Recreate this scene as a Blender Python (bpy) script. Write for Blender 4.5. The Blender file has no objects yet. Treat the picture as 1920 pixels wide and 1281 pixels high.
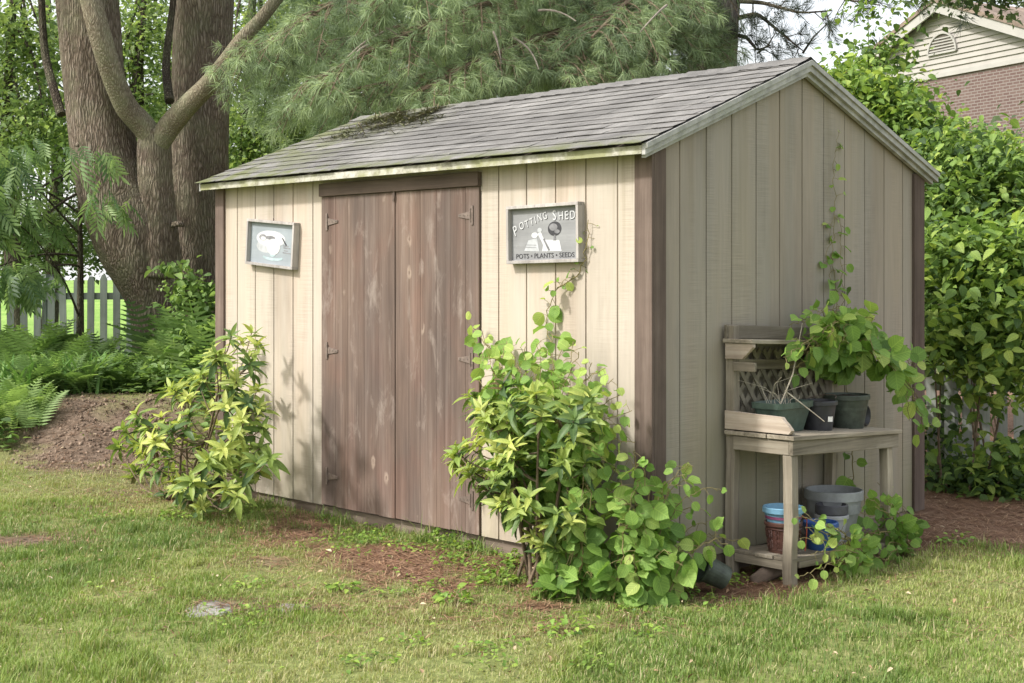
import bpy, math, random
import numpy as np
from mathutils import Vector, Matrix, Euler

random.seed(7)
rng = np.random.default_rng(11)
scene = bpy.context.scene
COL = scene.collection
R = math.radians

# ------------------------------------------------------------------ camera model (fitted to the photograph)
CAM = np.array([4.1328, -4.929, 1.3503]); YAW = 0.7979; FPX = 2595.44; HY = 519.76
FW = np.array([-math.sin(YAW), math.cos(YAW), 0.0]); RT = np.array([math.cos(YAW), math.sin(YAW), 0.0]); UP = np.array([0, 0, 1.0])
def ray(px, py): return FW + RT*(px-960)/FPX + UP*(HY-py)/FPX
def W(px, py, Z): return CAM + ray(px, py)*Z                      # point at a depth
def UX(px, py, x): d = ray(px, py); return CAM + d*((x-CAM[0])/d[0])   # point on the plane x = const
def UY(px, py, y): d = ray(px, py); return CAM + d*((y-CAM[1])/d[1])   # point on the plane y = const
def zl(x, y):
    dx = x-CAM[0]; dy = y-CAM[1]
    return dx*FW[0]+dy*FW[1], dx*RT[0]+dy*RT[1]
def sm(a, b, t):
    t = np.clip((np.asarray(t, float)-a)/(b-a), 0, 1); return t*t*(3-2*t)

# ------------------------------------------------------------------ value noise in numpy
_G = np.random.default_rng(3).random((256, 256))
def vnoise(x, y):
    x = np.asarray(x, float); y = np.asarray(y, float)
    xi = np.floor(x).astype(int); yi = np.floor(y).astype(int); fx = x-xi; fy = y-yi
    fx = fx*fx*(3-2*fx); fy = fy*fy*(3-2*fy)
    a = _G[xi % 256, yi % 256]; b = _G[(xi+1) % 256, yi % 256]; c = _G[xi % 256, (yi+1) % 256]; d = _G[(xi+1) % 256, (yi+1) % 256]
    return (a*(1-fx)+b*fx)*(1-fy)+(c*(1-fx)+d*fx)*fy
def fbm(x, y, o=4):
    s = 0; a = .5; n = 0
    for i in range(o):
        s = s+a*vnoise(x*2**i+17.3*i, y*2**i+5.1*i); n += a; a *= .5
    return s/n

# ------------------------------------------------------------------ scene graph helpers
def thing(name, label, cat, loc, group=None, kind=None):
    o = bpy.data.objects.new(name, None); COL.objects.link(o)
    o.empty_display_size = .1
    o.location = loc; o['label'] = label; o['category'] = cat
    if group: o['group'] = group
    if kind: o['kind'] = kind
    return o
def tag(o, label, cat, group=None, kind=None):
    o['label'] = label; o['category'] = cat
    if group: o['group'] = group
    if kind: o['kind'] = kind
    return o
def wloc(o):
    v = Vector((0, 0, 0))
    while o is not None: v = v+o.location; o = o.parent
    return np.array(v)

class MB:
    """collects shapes, in world coordinates, for ONE mesh object"""
    def __init__(s): s.v = []; s.f = []; s.r = []; s.n = 0
    def add(s, verts, faces, rnd=0.5):
        verts = np.asarray(verts, float)
        s.v.append(verts); s.f += [tuple(i+s.n for i in f) for f in faces]
        s.r.append(np.full(len(verts), rnd)); s.n += len(verts)
    def box(s, a, b, rnd=.5, shear=None):
        x0, y0, z0 = a; x1, y1, z1 = b
        V = np.array([(x0,y0,z0),(x1,y0,z0),(x1,y1,z0),(x0,y1,z0),(x0,y0,z1),(x1,y0,z1),(x1,y1,z1),(x0,y1,z1)], float)
        if shear: V = np.array([shear(p) for p in V])
        s.add(V, [(3,2,1,0),(4,5,6,7),(0,1,5,4),(1,2,6,5),(2,3,7,6),(3,0,4,7)], rnd)
    def bar(s, p, q, w, h, up=(0,0,1), rnd=.5):
        p = np.asarray(p, float); q = np.asarray(q, float); d = q-p; d /= np.linalg.norm(d)
        u = np.asarray(up, float); r = np.cross(d, u); r /= np.linalg.norm(r); u = np.cross(r, d)
        V = [e+r*(i*w/2)+u*(j*h/2) for e in (p, q) for i, j in ((-1,-1),(1,-1),(1,1),(-1,1))]
        s.add(V, [(3,2,1,0),(4,5,6,7),(0,1,5,4),(1,2,6,5),(2,3,7,6),(3,0,4,7)], rnd)
    def tube(s, pts, rad, seg=8, rnd=.5, cap=True, disp=None):
        pts = np.asarray(pts, float); n = len(pts); rad = np.broadcast_to(np.asarray(rad, float), (n,))
        t = np.gradient(pts, axis=0); t /= np.linalg.norm(t, axis=1)[:, None]+1e-9
        ref = np.array([0.31, 0.17, 1.0]) if abs(t[0, 2]) < .8 else np.array([1.0, .2, .1])
        u = np.cross(t[0], ref); u /= np.linalg.norm(u)
        V = np.zeros((n, seg, 3)); th = np.linspace(0, 2*math.pi, seg, endpoint=False); L = 0
        for i in range(n):
            u = u-t[i]*np.dot(u, t[i]); u /= np.linalg.norm(u); w = np.cross(t[i], u)
            if i: L += np.linalg.norm(pts[i]-pts[i-1])
            rr = rad[i]*(1+(disp(th, L) if disp is not None else 0*th))
            V[i] = pts[i]+rr[:, None]*(np.cos(th)[:, None]*u+np.sin(th)[:, None]*w)
        F = [(i*seg+j, i*seg+(j+1) % seg, (i+1)*seg+(j+1) % seg, (i+1)*seg+j) for i in range(n-1) for j in range(seg)]
        if cap: F += [tuple(range(seg-1, -1, -1)), tuple((n-1)*seg+j for j in range(seg))]
        s.add(V.reshape(-1, 3), F, rnd)
    def lathe(s, prof, c, seg=36, rnd=.5, sx=1, sy=1):
        c = np.asarray(c, float); th = np.linspace(0, 2*math.pi, seg, endpoint=False); V = []
        for r, z in prof:
            for a in th: V.append(c+np.array([r*math.cos(a)*sx, r*math.sin(a)*sy, z]))
        n = len(prof)
        F = [(i*seg+j, i*seg+(j+1) % seg, (i+1)*seg+(j+1) % seg, (i+1)*seg+j) for i in range(n-1) for j in range(seg)]
        if prof[0][0] > 1e-4: F.append(tuple(range(seg-1, -1, -1)))
        if prof[-1][0] > 1e-4: F.append(tuple((n-1)*seg+j for j in range(seg)))
        s.add(V, F, rnd)
    def build(s, name, mat, parent=None, smooth=False, bevel=0, origin=None):
        v = np.concatenate(s.v); r = np.concatenate(s.r)
        o = raw_mesh(name, v, s.f, r, mat, parent, smooth, origin)
        if bevel:
            m = o.modifiers.new('bevel', 'BEVEL'); m.width = bevel; m.segments = 2; m.limit_method = 'ANGLE'; m.angle_limit = R(40)
        return o

def raw_mesh(name, v, faces, rnd, mat, parent=None, smooth=False, origin=None):
    me = bpy.data.meshes.new(name)
    org = np.array(origin, float) if origin is not None else np.zeros(3)
    base = wloc(parent) if parent is not None else np.zeros(3)
    me.from_pydata((v-org-base).tolist(), [], faces)
    a = me.attributes.new('rnd', 'FLOAT', 'POINT'); a.data.foreach_set('value', np.asarray(rnd, np.float32))
    if smooth: me.polygons.foreach_set('use_smooth', [True]*len(me.polygons))
    me.materials.append(mat); me.update()
    o = bpy.data.objects.new(name, me); COL.objects.link(o)
    o.location = org
    if parent is not None: o.parent = parent
    return o

VEIN = {}   # leaf templates whose own coordinates drive the veins
def fast_mesh(name, V, T, rnd, mat, parent=None, smooth=False):
    """V (N,k,3) copies of a template; T = list of faces of the template (same size or mixed)"""
    N, k, _ = V.shape
    base = wloc(parent) if parent is not None else np.zeros(3)
    me = bpy.data.meshes.new(name)
    me.vertices.add(N*k); me.vertices.foreach_set('co', (V.reshape(-1, 3)-base).astype(np.float32).ravel())
    lens = np.array([len(f) for f in T]); flat = np.concatenate([np.array(f) for f in T])
    loops = (flat[None, :]+(np.arange(N)*k)[:, None]).ravel()
    me.loops.add(len(loops)); me.loops.foreach_set('vertex_index', loops.astype(np.int32))
    L = np.tile(lens, N); st = np.concatenate([[0], np.cumsum(L)[:-1]])
    me.polygons.add(len(L)); me.polygons.foreach_set('loop_start', st.astype(np.int32)); me.polygons.foreach_set('loop_total', L.astype(np.int32))
    if smooth: me.polygons.foreach_set('use_smooth', np.ones(len(L), bool))
    a = me.attributes.new('rnd', 'FLOAT', 'POINT')
    r = np.asarray(rnd, np.float32)
    a.data.foreach_set('value', np.repeat(r, k) if r.ndim == 1 else r.ravel())
    if id(T) in VEIN:
        tv = VEIN[id(T)]
        for nm_, ar in (('lx', tv[:, 0]), ('ly', tv[:, 1]), ('lm', np.ones(k))):
            at = me.attributes.new(nm_, 'FLOAT', 'POINT'); at.data.foreach_set('value', np.tile(ar, N).astype(np.float32))
    me.materials.append(mat); me.update(calc_edges=True); me.validate()
    o = bpy.data.objects.new(name, me); COL.objects.link(o)
    if parent is not None: o.parent = parent
    return o

def unit(a): a = np.asarray(a, float); return a/(np.linalg.norm(a, axis=-1, keepdims=True)+1e-9)
def place(tmpl, pos, fwd, nrm, size):
    """template verts (k,3): y = leaf axis, z = leaf normal"""
    f = unit(fwd); r = unit(np.cross(f, nrm)); u = np.cross(r, f)
    size = np.asarray(size, float).reshape(-1, 1, 1)
    return pos[:, None, :]+size*(tmpl[None, :, 0:1]*r[:, None, :]+tmpl[None, :, 1:2]*f[:, None, :]+tmpl[None, :, 2:3]*u[:, None, :])
def rdir(n, g=rng): return unit(g.normal(size=(n, 3)))

# ------------------------------------------------------------------ materials
class NT:
    def __init__(s, name):
        s.m = bpy.data.materials.new(name); s.m.use_nodes = True; s.t = s.m.node_tree; s.t.nodes.clear()
        s.out = s.t.nodes.new('ShaderNodeOutputMaterial')
    def n(s, typ, **kw):
        x = s.t.nodes.new(typ)
        for k, v in kw.items():
            if k.startswith('i_'):
                x.inputs[int(k[2:]) if k[2:].isdigit() else k[2:].replace('_', ' ')].default_value = v
            else: setattr(x, k, v)
        return x
    def l(s, a, b): s.t.links.new(a, b)
    def pos(s, scale=(1,1,1), rot=(0,0,0), obj=False):
        if obj: g = s.n('ShaderNodeTexCoord').outputs['Object']
        else: g = s.n('ShaderNodeNewGeometry').outputs['Position']
        m = s.n('ShaderNodeMapping'); m.inputs['Scale'].default_value = scale; m.inputs['Rotation'].default_value = rot
        s.l(g, m.inputs['Vector']); return m.outputs[0]
    def noise(s, vec, scale, detail=4, rough=.55, dist=0):
        x = s.n('ShaderNodeTexNoise'); x.inputs['Scale'].default_value = scale; x.inputs['Detail'].default_value = detail
        x.inputs['Roughness'].default_value = rough; x.inputs['Distortion'].default_value = dist
        s.l(vec, x.inputs['Vector']); return x.outputs[0]
    def ramp(s, fac, stops, interp='LINEAR'):
        x = s.n('ShaderNodeValToRGB'); x.color_ramp.interpolation = interp; e = x.color_ramp.elements
        while len(e) < len(stops): e.new(.5)
        for i, (p, c) in enumerate(stops):
            e[i].position = p; e[i].color = (c, c, c, 1) if not hasattr(c, '__len__') else (*c, 1)
        s.l(fac, x.inputs[0]); return x.outputs[0]
    def mix(s, fac, a, b, typ='MIX'):
        x = s.n('ShaderNodeMix', data_type='RGBA', blend_type=typ)
        if hasattr(fac, 'links'): s.l(fac, x.inputs[0])
        else: x.inputs[0].default_value = fac
        for i, c in ((6, a), (7, b)):
            if hasattr(c, 'links'): s.l(c, x.inputs[i])
            else: x.inputs[i].default_value = (*c, 1)
        return x.outputs[2]
    def math(s, op, a, b=0.0, clamp=False):
        x = s.n('ShaderNodeMath', operation=op, use_clamp=clamp)
        for i, c in ((0, a), (1, b)):
            if hasattr(c, 'links'): s.l(c, x.inputs[i])
            else: x.inputs[i].default_value = c
        return x.outputs[0]
    def sep(s, vec):
        x = s.n('ShaderNodeSeparateXYZ'); s.l(vec, x.inputs[0]); return x.outputs
    def attr(s, name): return s.n('ShaderNodeAttribute', attribute_name=name).outputs['Fac']
    def bump(s, h, strength=.3, dist=.01, prev=None):
        x = s.n('ShaderNodeBump'); x.inputs['Strength'].default_value = strength; x.inputs['Distance'].default_value = dist
        s.l(h, x.inputs['Height'])
        if prev is not None: s.l(prev, x.inputs['Normal'])
        return x.outputs[0]
    def done(s, col, rough=.7, normal=None, trans=None, tcol=None, spec=.3, metal=0):
        b = s.n('ShaderNodeBsdfPrincipled'); b.inputs['Specular IOR Level'].default_value = spec; b.inputs['Metallic'].default_value = metal
        if hasattr(col, 'links'): s.l(col, b.inputs['Base Color'])
        else: b.inputs['Base Color'].default_value = (*col, 1)
        if hasattr(rough, 'links'): s.l(rough, b.inputs['Roughness'])
        else: b.inputs['Roughness'].default_value = rough
        if normal is not None: s.l(normal, b.inputs['Normal'])
        if trans:
            t = s.n('ShaderNodeBsdfTranslucent')
            c = tcol if tcol is not None else col
            if hasattr(c, 'links'): s.l(c, t.inputs[0])
            else: t.inputs[0].default_value = (*c, 1)
            mx = s.n('ShaderNodeMixShader'); mx.inputs[0].default_value = trans
            s.l(b.outputs[0], mx.inputs[1]); s.l(t.outputs[0], mx.inputs[2]); s.l(mx.outputs[0], s.out.inputs[0])
        else: s.l(b.outputs[0], s.out.inputs[0])
        return s.m

def m_leaf(name, stops, trans=.35, rough=.45, spec=.35, vein=0):
    n = NT(name); r = n.attr('rnd'); c = n.ramp(r, stops)
    p = n.pos(); v = n.noise(p, 9, 2); c = n.mix(.35, c, n.mix(1, c, n.ramp(v, [(.3, .65), (.7, 1.35)]), 'MULTIPLY'))
    if vein:
        ax = n.math('ABSOLUTE', n.attr('lx')); mid = n.ramp(ax, [(.008, 1.0), (.035, 0.0)])
        fr = n.math('FRACT', n.math('SUBTRACT', n.math('MULTIPLY', n.attr('ly'), 6.0), n.math('MULTIPLY', ax, 5.0)))
        lat = n.ramp(n.math('ABSOLUTE', n.math('SUBTRACT', fr, .5)), [(.36, 0.0), (.46, .75)])
        vk = n.math('MULTIPLY', n.math('MAXIMUM', mid, lat), n.math('MULTIPLY', n.attr('lm'), vein))
        c = n.mix(vk, c, n.mix(1, c, (1.7, 1.55, 1.6), 'MULTIPLY'))
        sp = n.ramp(n.noise(n.pos(), 55, 4, .7), [(.66, 0.0), (.72, .6)]); c = n.mix(sp, c, n.mix(1, c, (.75, .55, .5), 'MULTIPLY'))
    tc = n.mix(.5, c, n.mix(1, c, (1.5, 1.5, .6), 'MULTIPLY'))
    return n.done(c, rough, None, trans, tc, spec)
def m_plain(name, col, rough=.6, spec=.3, var=.25, scale=30, metal=0):
    n = NT(name); p = n.pos(); v = n.noise(p, scale, 5, .6); v2 = n.noise(p, scale*.13, 3)
    c = n.mix(1, col, n.ramp(v, [(.3, 1-var), (.7, 1+var)]), 'MULTIPLY')
    c = n.mix(1, c, n.ramp(v2, [(.3, 1-var*.8), (.7, 1+var*.8)]), 'MULTIPLY')
    return n.done(c, rough, n.bump(v, .15, .003), spec=spec, metal=metal)
def m_wood(name, stops, axis, fine=60, rough=.85, knots=False, streak=.5, blotch=None):
    """weathered timber with the grain along an axis (0 x, 1 y, 2 z)"""
    n = NT(name); sc = [1, 1, 1]; sc[axis] = .035
    p = n.pos(tuple(sc)); r = n.attr('rnd')
    off = n.n('ShaderNodeCombineXYZ'); rr = n.math('MULTIPLY', r, 7.31)
    for i in range(3): n.l(rr, off.inputs[i])
    add = n.n('ShaderNodeVectorMath', operation='ADD'); n.l(p, add.inputs[0]); n.l(off.outputs[0], add.inputs[1]); p = add.outputs[0]
    g = n.noise(p, fine, 6, .65, .6); g2 = n.noise(p, fine*.22, 4, .6, .5)
    f = n.math('ADD', n.math('MULTIPLY', g, .5), n.math('MULTIPLY', g2, .5))
    c = n.ramp(f, stops)
    c = n.mix(1, c, n.ramp(r, [(0, .8), (1, 1.2)]), 'MULTIPLY')
    b = n.noise(n.pos(), 3.1, 4, .6)
    c = n.mix(streak, c, n.mix(1, c, n.ramp(b, [(.3, .62), (.7, 1.35)]), 'MULTIPLY'))
    if blotch: c = n.mix(n.ramp(n.noise(n.pos(), 5.3, 5, .65), [(.52, 0.0), (.7, .6)]), c, blotch)
    return n.done(c, rough, n.bump(g, .5, .004), spec=.2)

M = {}
def build_materials():
    # --- cream grooved siding: rough-sawn bands, blotches for stains and soft tree shade, green film low down and on the shaded end
    def siding(name, base, film):
        n = NT(name); p = n.pos(); x, y, z = n.sep(p)
        saw = n.noise(n.pos((5, 5, 210)), 1, 3, .6); sawm = n.noise(n.pos((5.2, 5.2, 1.1)), 1, 2, .5)
        stain_shade = n.noise(n.pos((2.2, 2.2, .55)), 1, 5, .6); fine = n.noise(n.pos((60, 60, 3)), 1, 4, .6)
        c = n.mix(1, base, n.ramp(stain_shade, [(.28, (.70, .69, .68)), (.5, (1, 1, 1)), (.72, (1.12, 1.08, 1.02))]), 'MULTIPLY')  # broad blotches carry soft tree shadows as well as stains
        c = n.mix(1, c, n.ramp(fine, [(.3, .93), (.7, 1.06)]), 'MULTIPLY')
        c = n.mix(n.ramp(sawm, [(.48, 0.0), (.62, 1.0)]), c, n.mix(1, c, n.ramp(saw, [(.35, .86), (.6, 1.05)]), 'MULTIPLY'))
        pink = n.noise(n.pos((4.9, 4.9, .2)), 1, 1); c = n.mix(n.ramp(pink, [(.5, 0.0), (.62, .5)]), c, n.mix(1, c, (1.05, .96, .9), 'MULTIPLY'))
        alg = n.noise(n.pos((1.4, 1.4, .5)), 1.2, 5, .6); h = n.ramp(z, [(0, 1.0), (.55, .35), (1.0, .12)])
        k = n.math('MULTIPLY', n.math('MULTIPLY', n.ramp(alg, [(.38, 0.0), (.68, 1.0)]), h), film, True)
        c = n.mix(k, c, (.20, .20, .09))
        splash = n.math('MULTIPLY', n.ramp(z, [(0.0, 1.0), (.24, 0.0)]), n.ramp(n.noise(n.pos((7, 7, 3)), 1, 4, .7), [(.35, 0.0), (.65, .6)]))
        c = n.mix(splash, c, (.23, .20, .14))
        drip = n.noise(n.pos((16, 16, .35)), 1, 4, .65); hi = n.ramp(n.math('SUBTRACT', z, 1.0), [(.15, 0.0), (.9, .75)])
        c = n.mix(n.math('MULTIPLY', hi, n.ramp(drip, [(.5, 0.0), (.72, .7)])), c, (.22, .19, .13))
        hgt = n.math('MULTIPLY', saw, n.ramp(sawm, [(.45, .15), (.62, 1.0)]))
        return n.done(c, .8, n.bump(hgt, .25, .003), spec=.2)
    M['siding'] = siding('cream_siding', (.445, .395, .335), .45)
    M['siding_end'] = siding('cream_siding_mossy_shaded', (.295, .268, .228), .9)  # darker siding copy: end-wall shade put into the base, plus green film
    # --- door boards
    n = NT('door_stain'); r = n.attr('rnd')
    off = n.n('ShaderNodeCombineXYZ'); rr = n.math('MULTIPLY', r, 9.7); n.l(rr, off.inputs[0]); n.l(rr, off.inputs[2])
    add = n.n('ShaderNodeVectorMath', operation='ADD'); n.l(n.pos((1, 1, .03)), add.inputs[0]); n.l(off.outputs[0], add.inputs[1]); p = add.outputs[0]
    g = n.noise(p, 70, 6, .65, .8); g2 = n.noise(p, 14, 4, .6, .6)
    f = n.math('ADD', n.math('MULTIPLY', g, .4), n.math('MULTIPLY', g2, .6))
    c = n.ramp(f, [(.3, (.080, .057, .045)), (.5, (.138, .104, .086)), (.7, (.205, .168, .145))])
    b = n.noise(n.pos((3.2, 3.2, .9)), 1, 4, .6)
    c = n.mix(.8, c, n.mix(1, c, n.ramp(b, [(.3, (.72, .74, .78)), (.5, (1, .96, .95)), (.72, (1.3, 1.22, 1.15))]), 'MULTIPLY'))
    red = n.noise(n.pos((4, 4, 1.7)), 1.3, 3, .5); c = n.mix(n.ramp(red, [(.5, 0.0), (.66, .5)]), c, n.mix(1, c, (1.10, .92, .89), 'MULTIPLY'))
    wb = n.noise(n.pos((5, 5, 1.6)), 1.7, 5, .7, .5); c = n.mix(n.ramp(wb, [(.56, 0.0), (.72, .55)]), c, (.33, .28, .245))
    db = n.noise(n.pos((3, 3, .8)), 1.3, 4, .6); c = n.mix(n.ramp(db, [(.55, 0.0), (.7, .45)]), c, (.085, .068, .06))
    vo = n.n('ShaderNodeTexVoronoi'); vo.inputs['Scale'].default_value = 1.0; n.l(n.pos((6.2, 1, 3.1)), vo.inputs['Vector'])
    kn = n.ramp(n.math('ADD', vo.outputs['Distance'], n.math('MULTIPLY', n.noise(n.pos(), 26, 3), .13)), [(.10, .0), (.125, 1.0), (.165, .7), (.20, 0.0)])
    kgate = n.ramp(n.noise(n.pos((6.2, 1, 3.1)), .9, 0), [(.50, 0.0), (.56, 1.0)])
    c = n.mix(n.math('MULTIPLY', kn, n.math('MULTIPLY', kgate, .38)), c, (.50, .41, .33))
    lowfade = n.ramp(n.sep(n.pos())[2], [(0, .55), (.35, 0.0)]); c = n.mix(lowfade, c, n.mix(1, c, (1.35, 1.32, 1.3), 'MULTIPLY'))
    M['door'] = n.done(c, .8, n.bump(g, .45, .004), spec=.2)
    M['trim'] = m_wood('brown_trim', [(.3, (.08, .058, .047)), (.55, (.15, .113, .093)), (.75, (.235, .19, .16))], 2, 50)
    M['trim_x'] = m_wood('brown_trim_x', [(.3, (.075, .055, .045)), (.55, (.135, .103, .085)), (.75, (.21, .17, .145))], 0, 50)
    M['skid'] = m_wood('skid_timber', [(.3, (.09, .07, .055)), (.55, (.2, .16, .125)), (.75, (.3, .25, .2))], 0, 40)
    M['hinge'] = m_plain('painted_hinge', (.155, .12, .10), .6, .4, .3, 60)
    M['latch'] = m_plain('rusty_latch', (.10, .07, .055), .6, .4, .3, 60)
    M['dark'] = m_plain('interior_shade', (.02, .018, .015), .9)
    # fascia with lichen
    n = NT('rake_fascia'); p = n.pos(); v = n.noise(p, 14, 5, .6); g = n.noise(n.pos((4, 4, 30)), 3, 4)
    c = n.ramp(v, [(.3, (.25, .25, .235)), (.55, (.38, .38, .36)), (.75, (.48, .475, .45))])
    c = n.mix(n.ramp(n.noise(p, 4, 4), [(.5, 0.0), (.7, .5)]), c, (.22, .25, .17)); M['rake'] = n.done(c, .8, n.bump(g, .3, .004))
    n = NT('eave_fascia'); p = n.pos(); v = n.noise(p, 22, 5, .7); e = n.noise(p, 6, 3)
    c = n.ramp(v, [(.3, (.19, .18, .13)), (.5, (.42, .41, .35)), (.7, (.56, .545, .49))])
    c = n.mix(n.ramp(e, [(.42, 0.0), (.6, .8)]), c, (.23, .24, .10)); M['eave'] = n.done(c, .85, n.bump(v, .4, .005))
    # shingles
    n = NT('weathered_shingles'); p = n.pos(); r = n.attr('rnd'); x, y, z = n.sep(p)
    st = n.noise(n.pos((.8, 2.8, 2.8)), 1.6, 5, .65, .6); gr = n.noise(p, 160, 3, .7); st2 = n.noise(n.pos((9, 1.5, 1.5)), 1, 4, .6)
    c = n.ramp(r, [(0, (.135, .131, .126)), (.5, (.16, .156, .149)), (1, (.188, .183, .175))])
    c = n.mix(1, c, n.ramp(st, [(.3, .74), (.5, 1.0), (.7, 1.32)]), 'MULTIPLY')
    c = n.mix(1, c, n.ramp(st2, [(.3, .8), (.7, 1.2)]), 'MULTIPLY')
    c = n.mix(1, c, n.ramp(gr, [(.3, .7), (.7, 1.3)]), 'MULTIPLY')
    low = n.ramp(z, [(1.97, 0), (1.98, 0)])
    lo = n.n('ShaderNodeMapRange'); n.l(z, lo.inputs[0]); lo.inputs[1].default_value = 1.955; lo.inputs[2].default_value = 2.03; lo.inputs[3].default_value = 1; lo.inputs[4].default_value = 0
    le = n.n('ShaderNodeMapRange'); n.l(x, le.inputs[0]); le.inputs[1].default_value = -3.75; le.inputs[2].default_value = -2.2; le.inputs[3].default_value = 1.0; le.inputs[4].default_value = 0
    mm = n.math('MULTIPLY', n.math('ADD', lo.outputs[0], le.outputs[0], True), n.ramp(n.noise(p, 5.5, 6, .7), [(.42, 0.0), (.58, 1.0)]), True)
    c = n.mix(n.math('MULTIPLY', mm, .85), c, (.115, .13, .045))
    M['shingle'] = n.done(c, .9, n.bump(gr, .5, .004), spec=.2)
    # bench timber in three grain directions
    bs = [(.3, (.105, .09, .068)), (.5, (.27, .235, .18)), (.72, (.45, .41, .335))]
    for i, a in enumerate('xyz'): M['bench_'+a] = m_wood('bench_wood_'+a, bs, i, 55, streak=.6)
    M['bench_pale'] = m_wood('bench_pale', [(.3, (.22, .17, .13)), (.5, (.42, .35, .28)), (.72, (.56, .5, .43))], 0, 45)
    M['bench_dark'] = m_wood('bench_dark', [(.3, (.07, .06, .045)), (.5, (.16, .14, .105)), (.72, (.26, .23, .18))], 1, 45)
    M['lattice'] = m_wood('lattice_wood', [(.3, (.11, .10, .075)), (.6, (.25, .225, .17))], 2, 45)
    M['log'] = m_wood('rotten_log', [(.3, (.06, .045, .035)), (.6, (.17, .13, .1))], 1, 30)
    # signs
    M['sign_frame'] = m_wood('sign_frame', [(.3, (.22, .20, .19)), (.6, (.42, .40, .38))], 2, 60)
    M['sign_panel'] = m_wood('sign_panel', [(.3, (.19, .195, .20)), (.6, (.265, .27, .275))], 0, 30)
    M['sign_blue'] = m_wood('sign_panel_blue', [(.3, (.24, .275, .30)), (.6, (.30, .335, .36))], 0, 20)
    M['white'] = m_plain('white_paint', (.50, .51, .52), .6, .3, .08)
    M['offwhite'] = m_plain('offwhite_paint', (.37, .385, .40), .6, .3, .15)
    M['ink'] = m_plain('dark_ink', (.05, .05, .055), .7, .2, .2)
    M['midgrey'] = m_plain('mid_grey_paint', (.2, .2, .21), .7, .2, .3)
    M['teal'] = m_plain('grey_teal_paint', (.33, .42, .44), .7, .2, .2)
    # pots
    M['pot_green'] = m_plain('pot_green', (.062, .095, .075), .45, .4, .25)
    M['pot_black'] = m_plain('pot_black', (.035, .036, .04), .45, .4, .35)
    M['pot_olive'] = m_plain('pot_olive', (.050, .062, .048), .5, .4, .35)
    M['pot_grey'] = m_plain('pot_grey', (.30, .315, .315), .5, .4, .22, 14)
    M['pot_greylight'] = m_plain('pot_greylight', (.36, .37, .38), .5, .4, .2, 14)
    M['pot_slate'] = m_plain('pot_slate', (.075, .075, .085), .5, .4, .2)
    M['pot_brown'] = m_plain('pot_brown', (.085, .04, .032), .3, .6, .2)
    M['pot_purple'] = m_plain('pot_purple', (.17, .05, .11), .35, .5, .2)
    M['pot_sky'] = m_plain('pot_sky', (.16, .33, .46), .4, .5, .15)
    M['pot_blue'] = m_plain('pot_blue', (.035, .095, .28), .35, .5, .15)
    M['soil'] = m_plain('potting_soil', (.035, .026, .02), .95, .1, .5, 60)
    M['dry'] = m_plain('dry_stalk', (.42, .38, .30), .8, .2, .3, 40)
    M['tagw'] = m_plain('plant_tag', (.75, .75, .73), .6)
    M['red'] = m_plain('red_cord', (.38, .09, .05), .5)
    # bark
    def bark(name, stops, s=1.0, lich=.4, strength=1.0):
        n = NT(name); p = n.pos((1, 1, .15)); v = n.n('ShaderNodeTexVoronoi', feature='DISTANCE_TO_EDGE'); v.inputs['Scale'].default_value = 44*s
        wq = n.noise(n.pos(), 6*s, 3); mixv = n.n('ShaderNodeVectorMath', operation='ADD'); n.l(p, mixv.inputs[0])
        sc = n.n('ShaderNodeVectorMath', operation='SCALE'); cmb = n.n('ShaderNodeCombineXYZ'); n.l(wq, cmb.inputs[0]); n.l(wq, cmb.inputs[1]); n.l(cmb.outputs[0], sc.inputs[0]); sc.inputs[3].default_value = .05
        n.l(sc.outputs[0], mixv.inputs[1]); n.l(mixv.outputs[0], v.inputs['Vector'])
        ridge = n.ramp(v.outputs['Distance'], [(0, 0.0), (.35, 1.0)])
        fi = n.noise(n.pos((1, 1, .3)), 70*s, 5, .7); h = n.math('ADD', n.math('MULTIPLY', ridge, .7), n.math('MULTIPLY', fi, .5))
        c = n.ramp(h, stops); c = n.mix(1, c, n.ramp(n.noise(n.pos(), 1.7, 4), [(.3, .75), (.7, 1.25)]), 'MULTIPLY')
        c = n.mix(n.math('MULTIPLY', n.ramp(n.noise(n.pos(), 3.3, 6, .7), [(.45, 0.0), (.65, 1.0)]), lich), c, (.23, .25, .15))
        return n.done(c, .9, n.bump(h, strength, .02), spec=.15)
    M['bark'] = bark('furrowed_bark', [(.15, (.06, .045, .034)), (.5, (.155, .122, .092)), (.9, (.24, .20, .16))], 1.0, .35)
    M['bark_br'] = bark('branch_bark', [(.15, (.10, .08, .055)), (.5, (.23, .195, .14)), (.9, (.34, .30, .225))], 1.6, .55, .6)
    M['bark_dark'] = bark('dark_bark', [(.15, (.025, .02, .015)), (.5, (.075, .06, .045)), (.9, (.14, .115, .09))], 1.5, .3)
    M['bark_pine'] = bark('pine_bark', [(.15, (.055, .045, .04)), (.5, (.155, .13, .12)), (.9, (.26, .23, .215))], .8, .3)
    M['twig'] = m_plain('twig_bark', (.15, .115, .08), .9, .1, .35, 40)
    M['twig_pale'] = m_plain('dead_twig', (.27, .235, .2), .9, .1, .3, 40)
    M['vine_stem'] = m_plain('vine_stem', (.20, .17, .075), .7, .2, .3, 40)
    # leaves (rnd: 0 old/dark .. 1 fresh)
    M['rhodo'] = m_leaf('rhododendron_leaf', [(0, (.13, .095, .045)), (.04, (.045, .085, .035)), (.3, (.09, .155, .05)), (.6, (.22, .31, .07)), (1, (.42, .47, .13))], .35, .45, .25, vein=.45)
    M['round'] = m_leaf('round_leaf', [(0, (.055, .115, .03)), (.4, (.13, .24, .05)), (.75, (.22, .36, .08)), (1, (.37, .47, .13))], .42, .55, .22, vein=.6)
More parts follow.
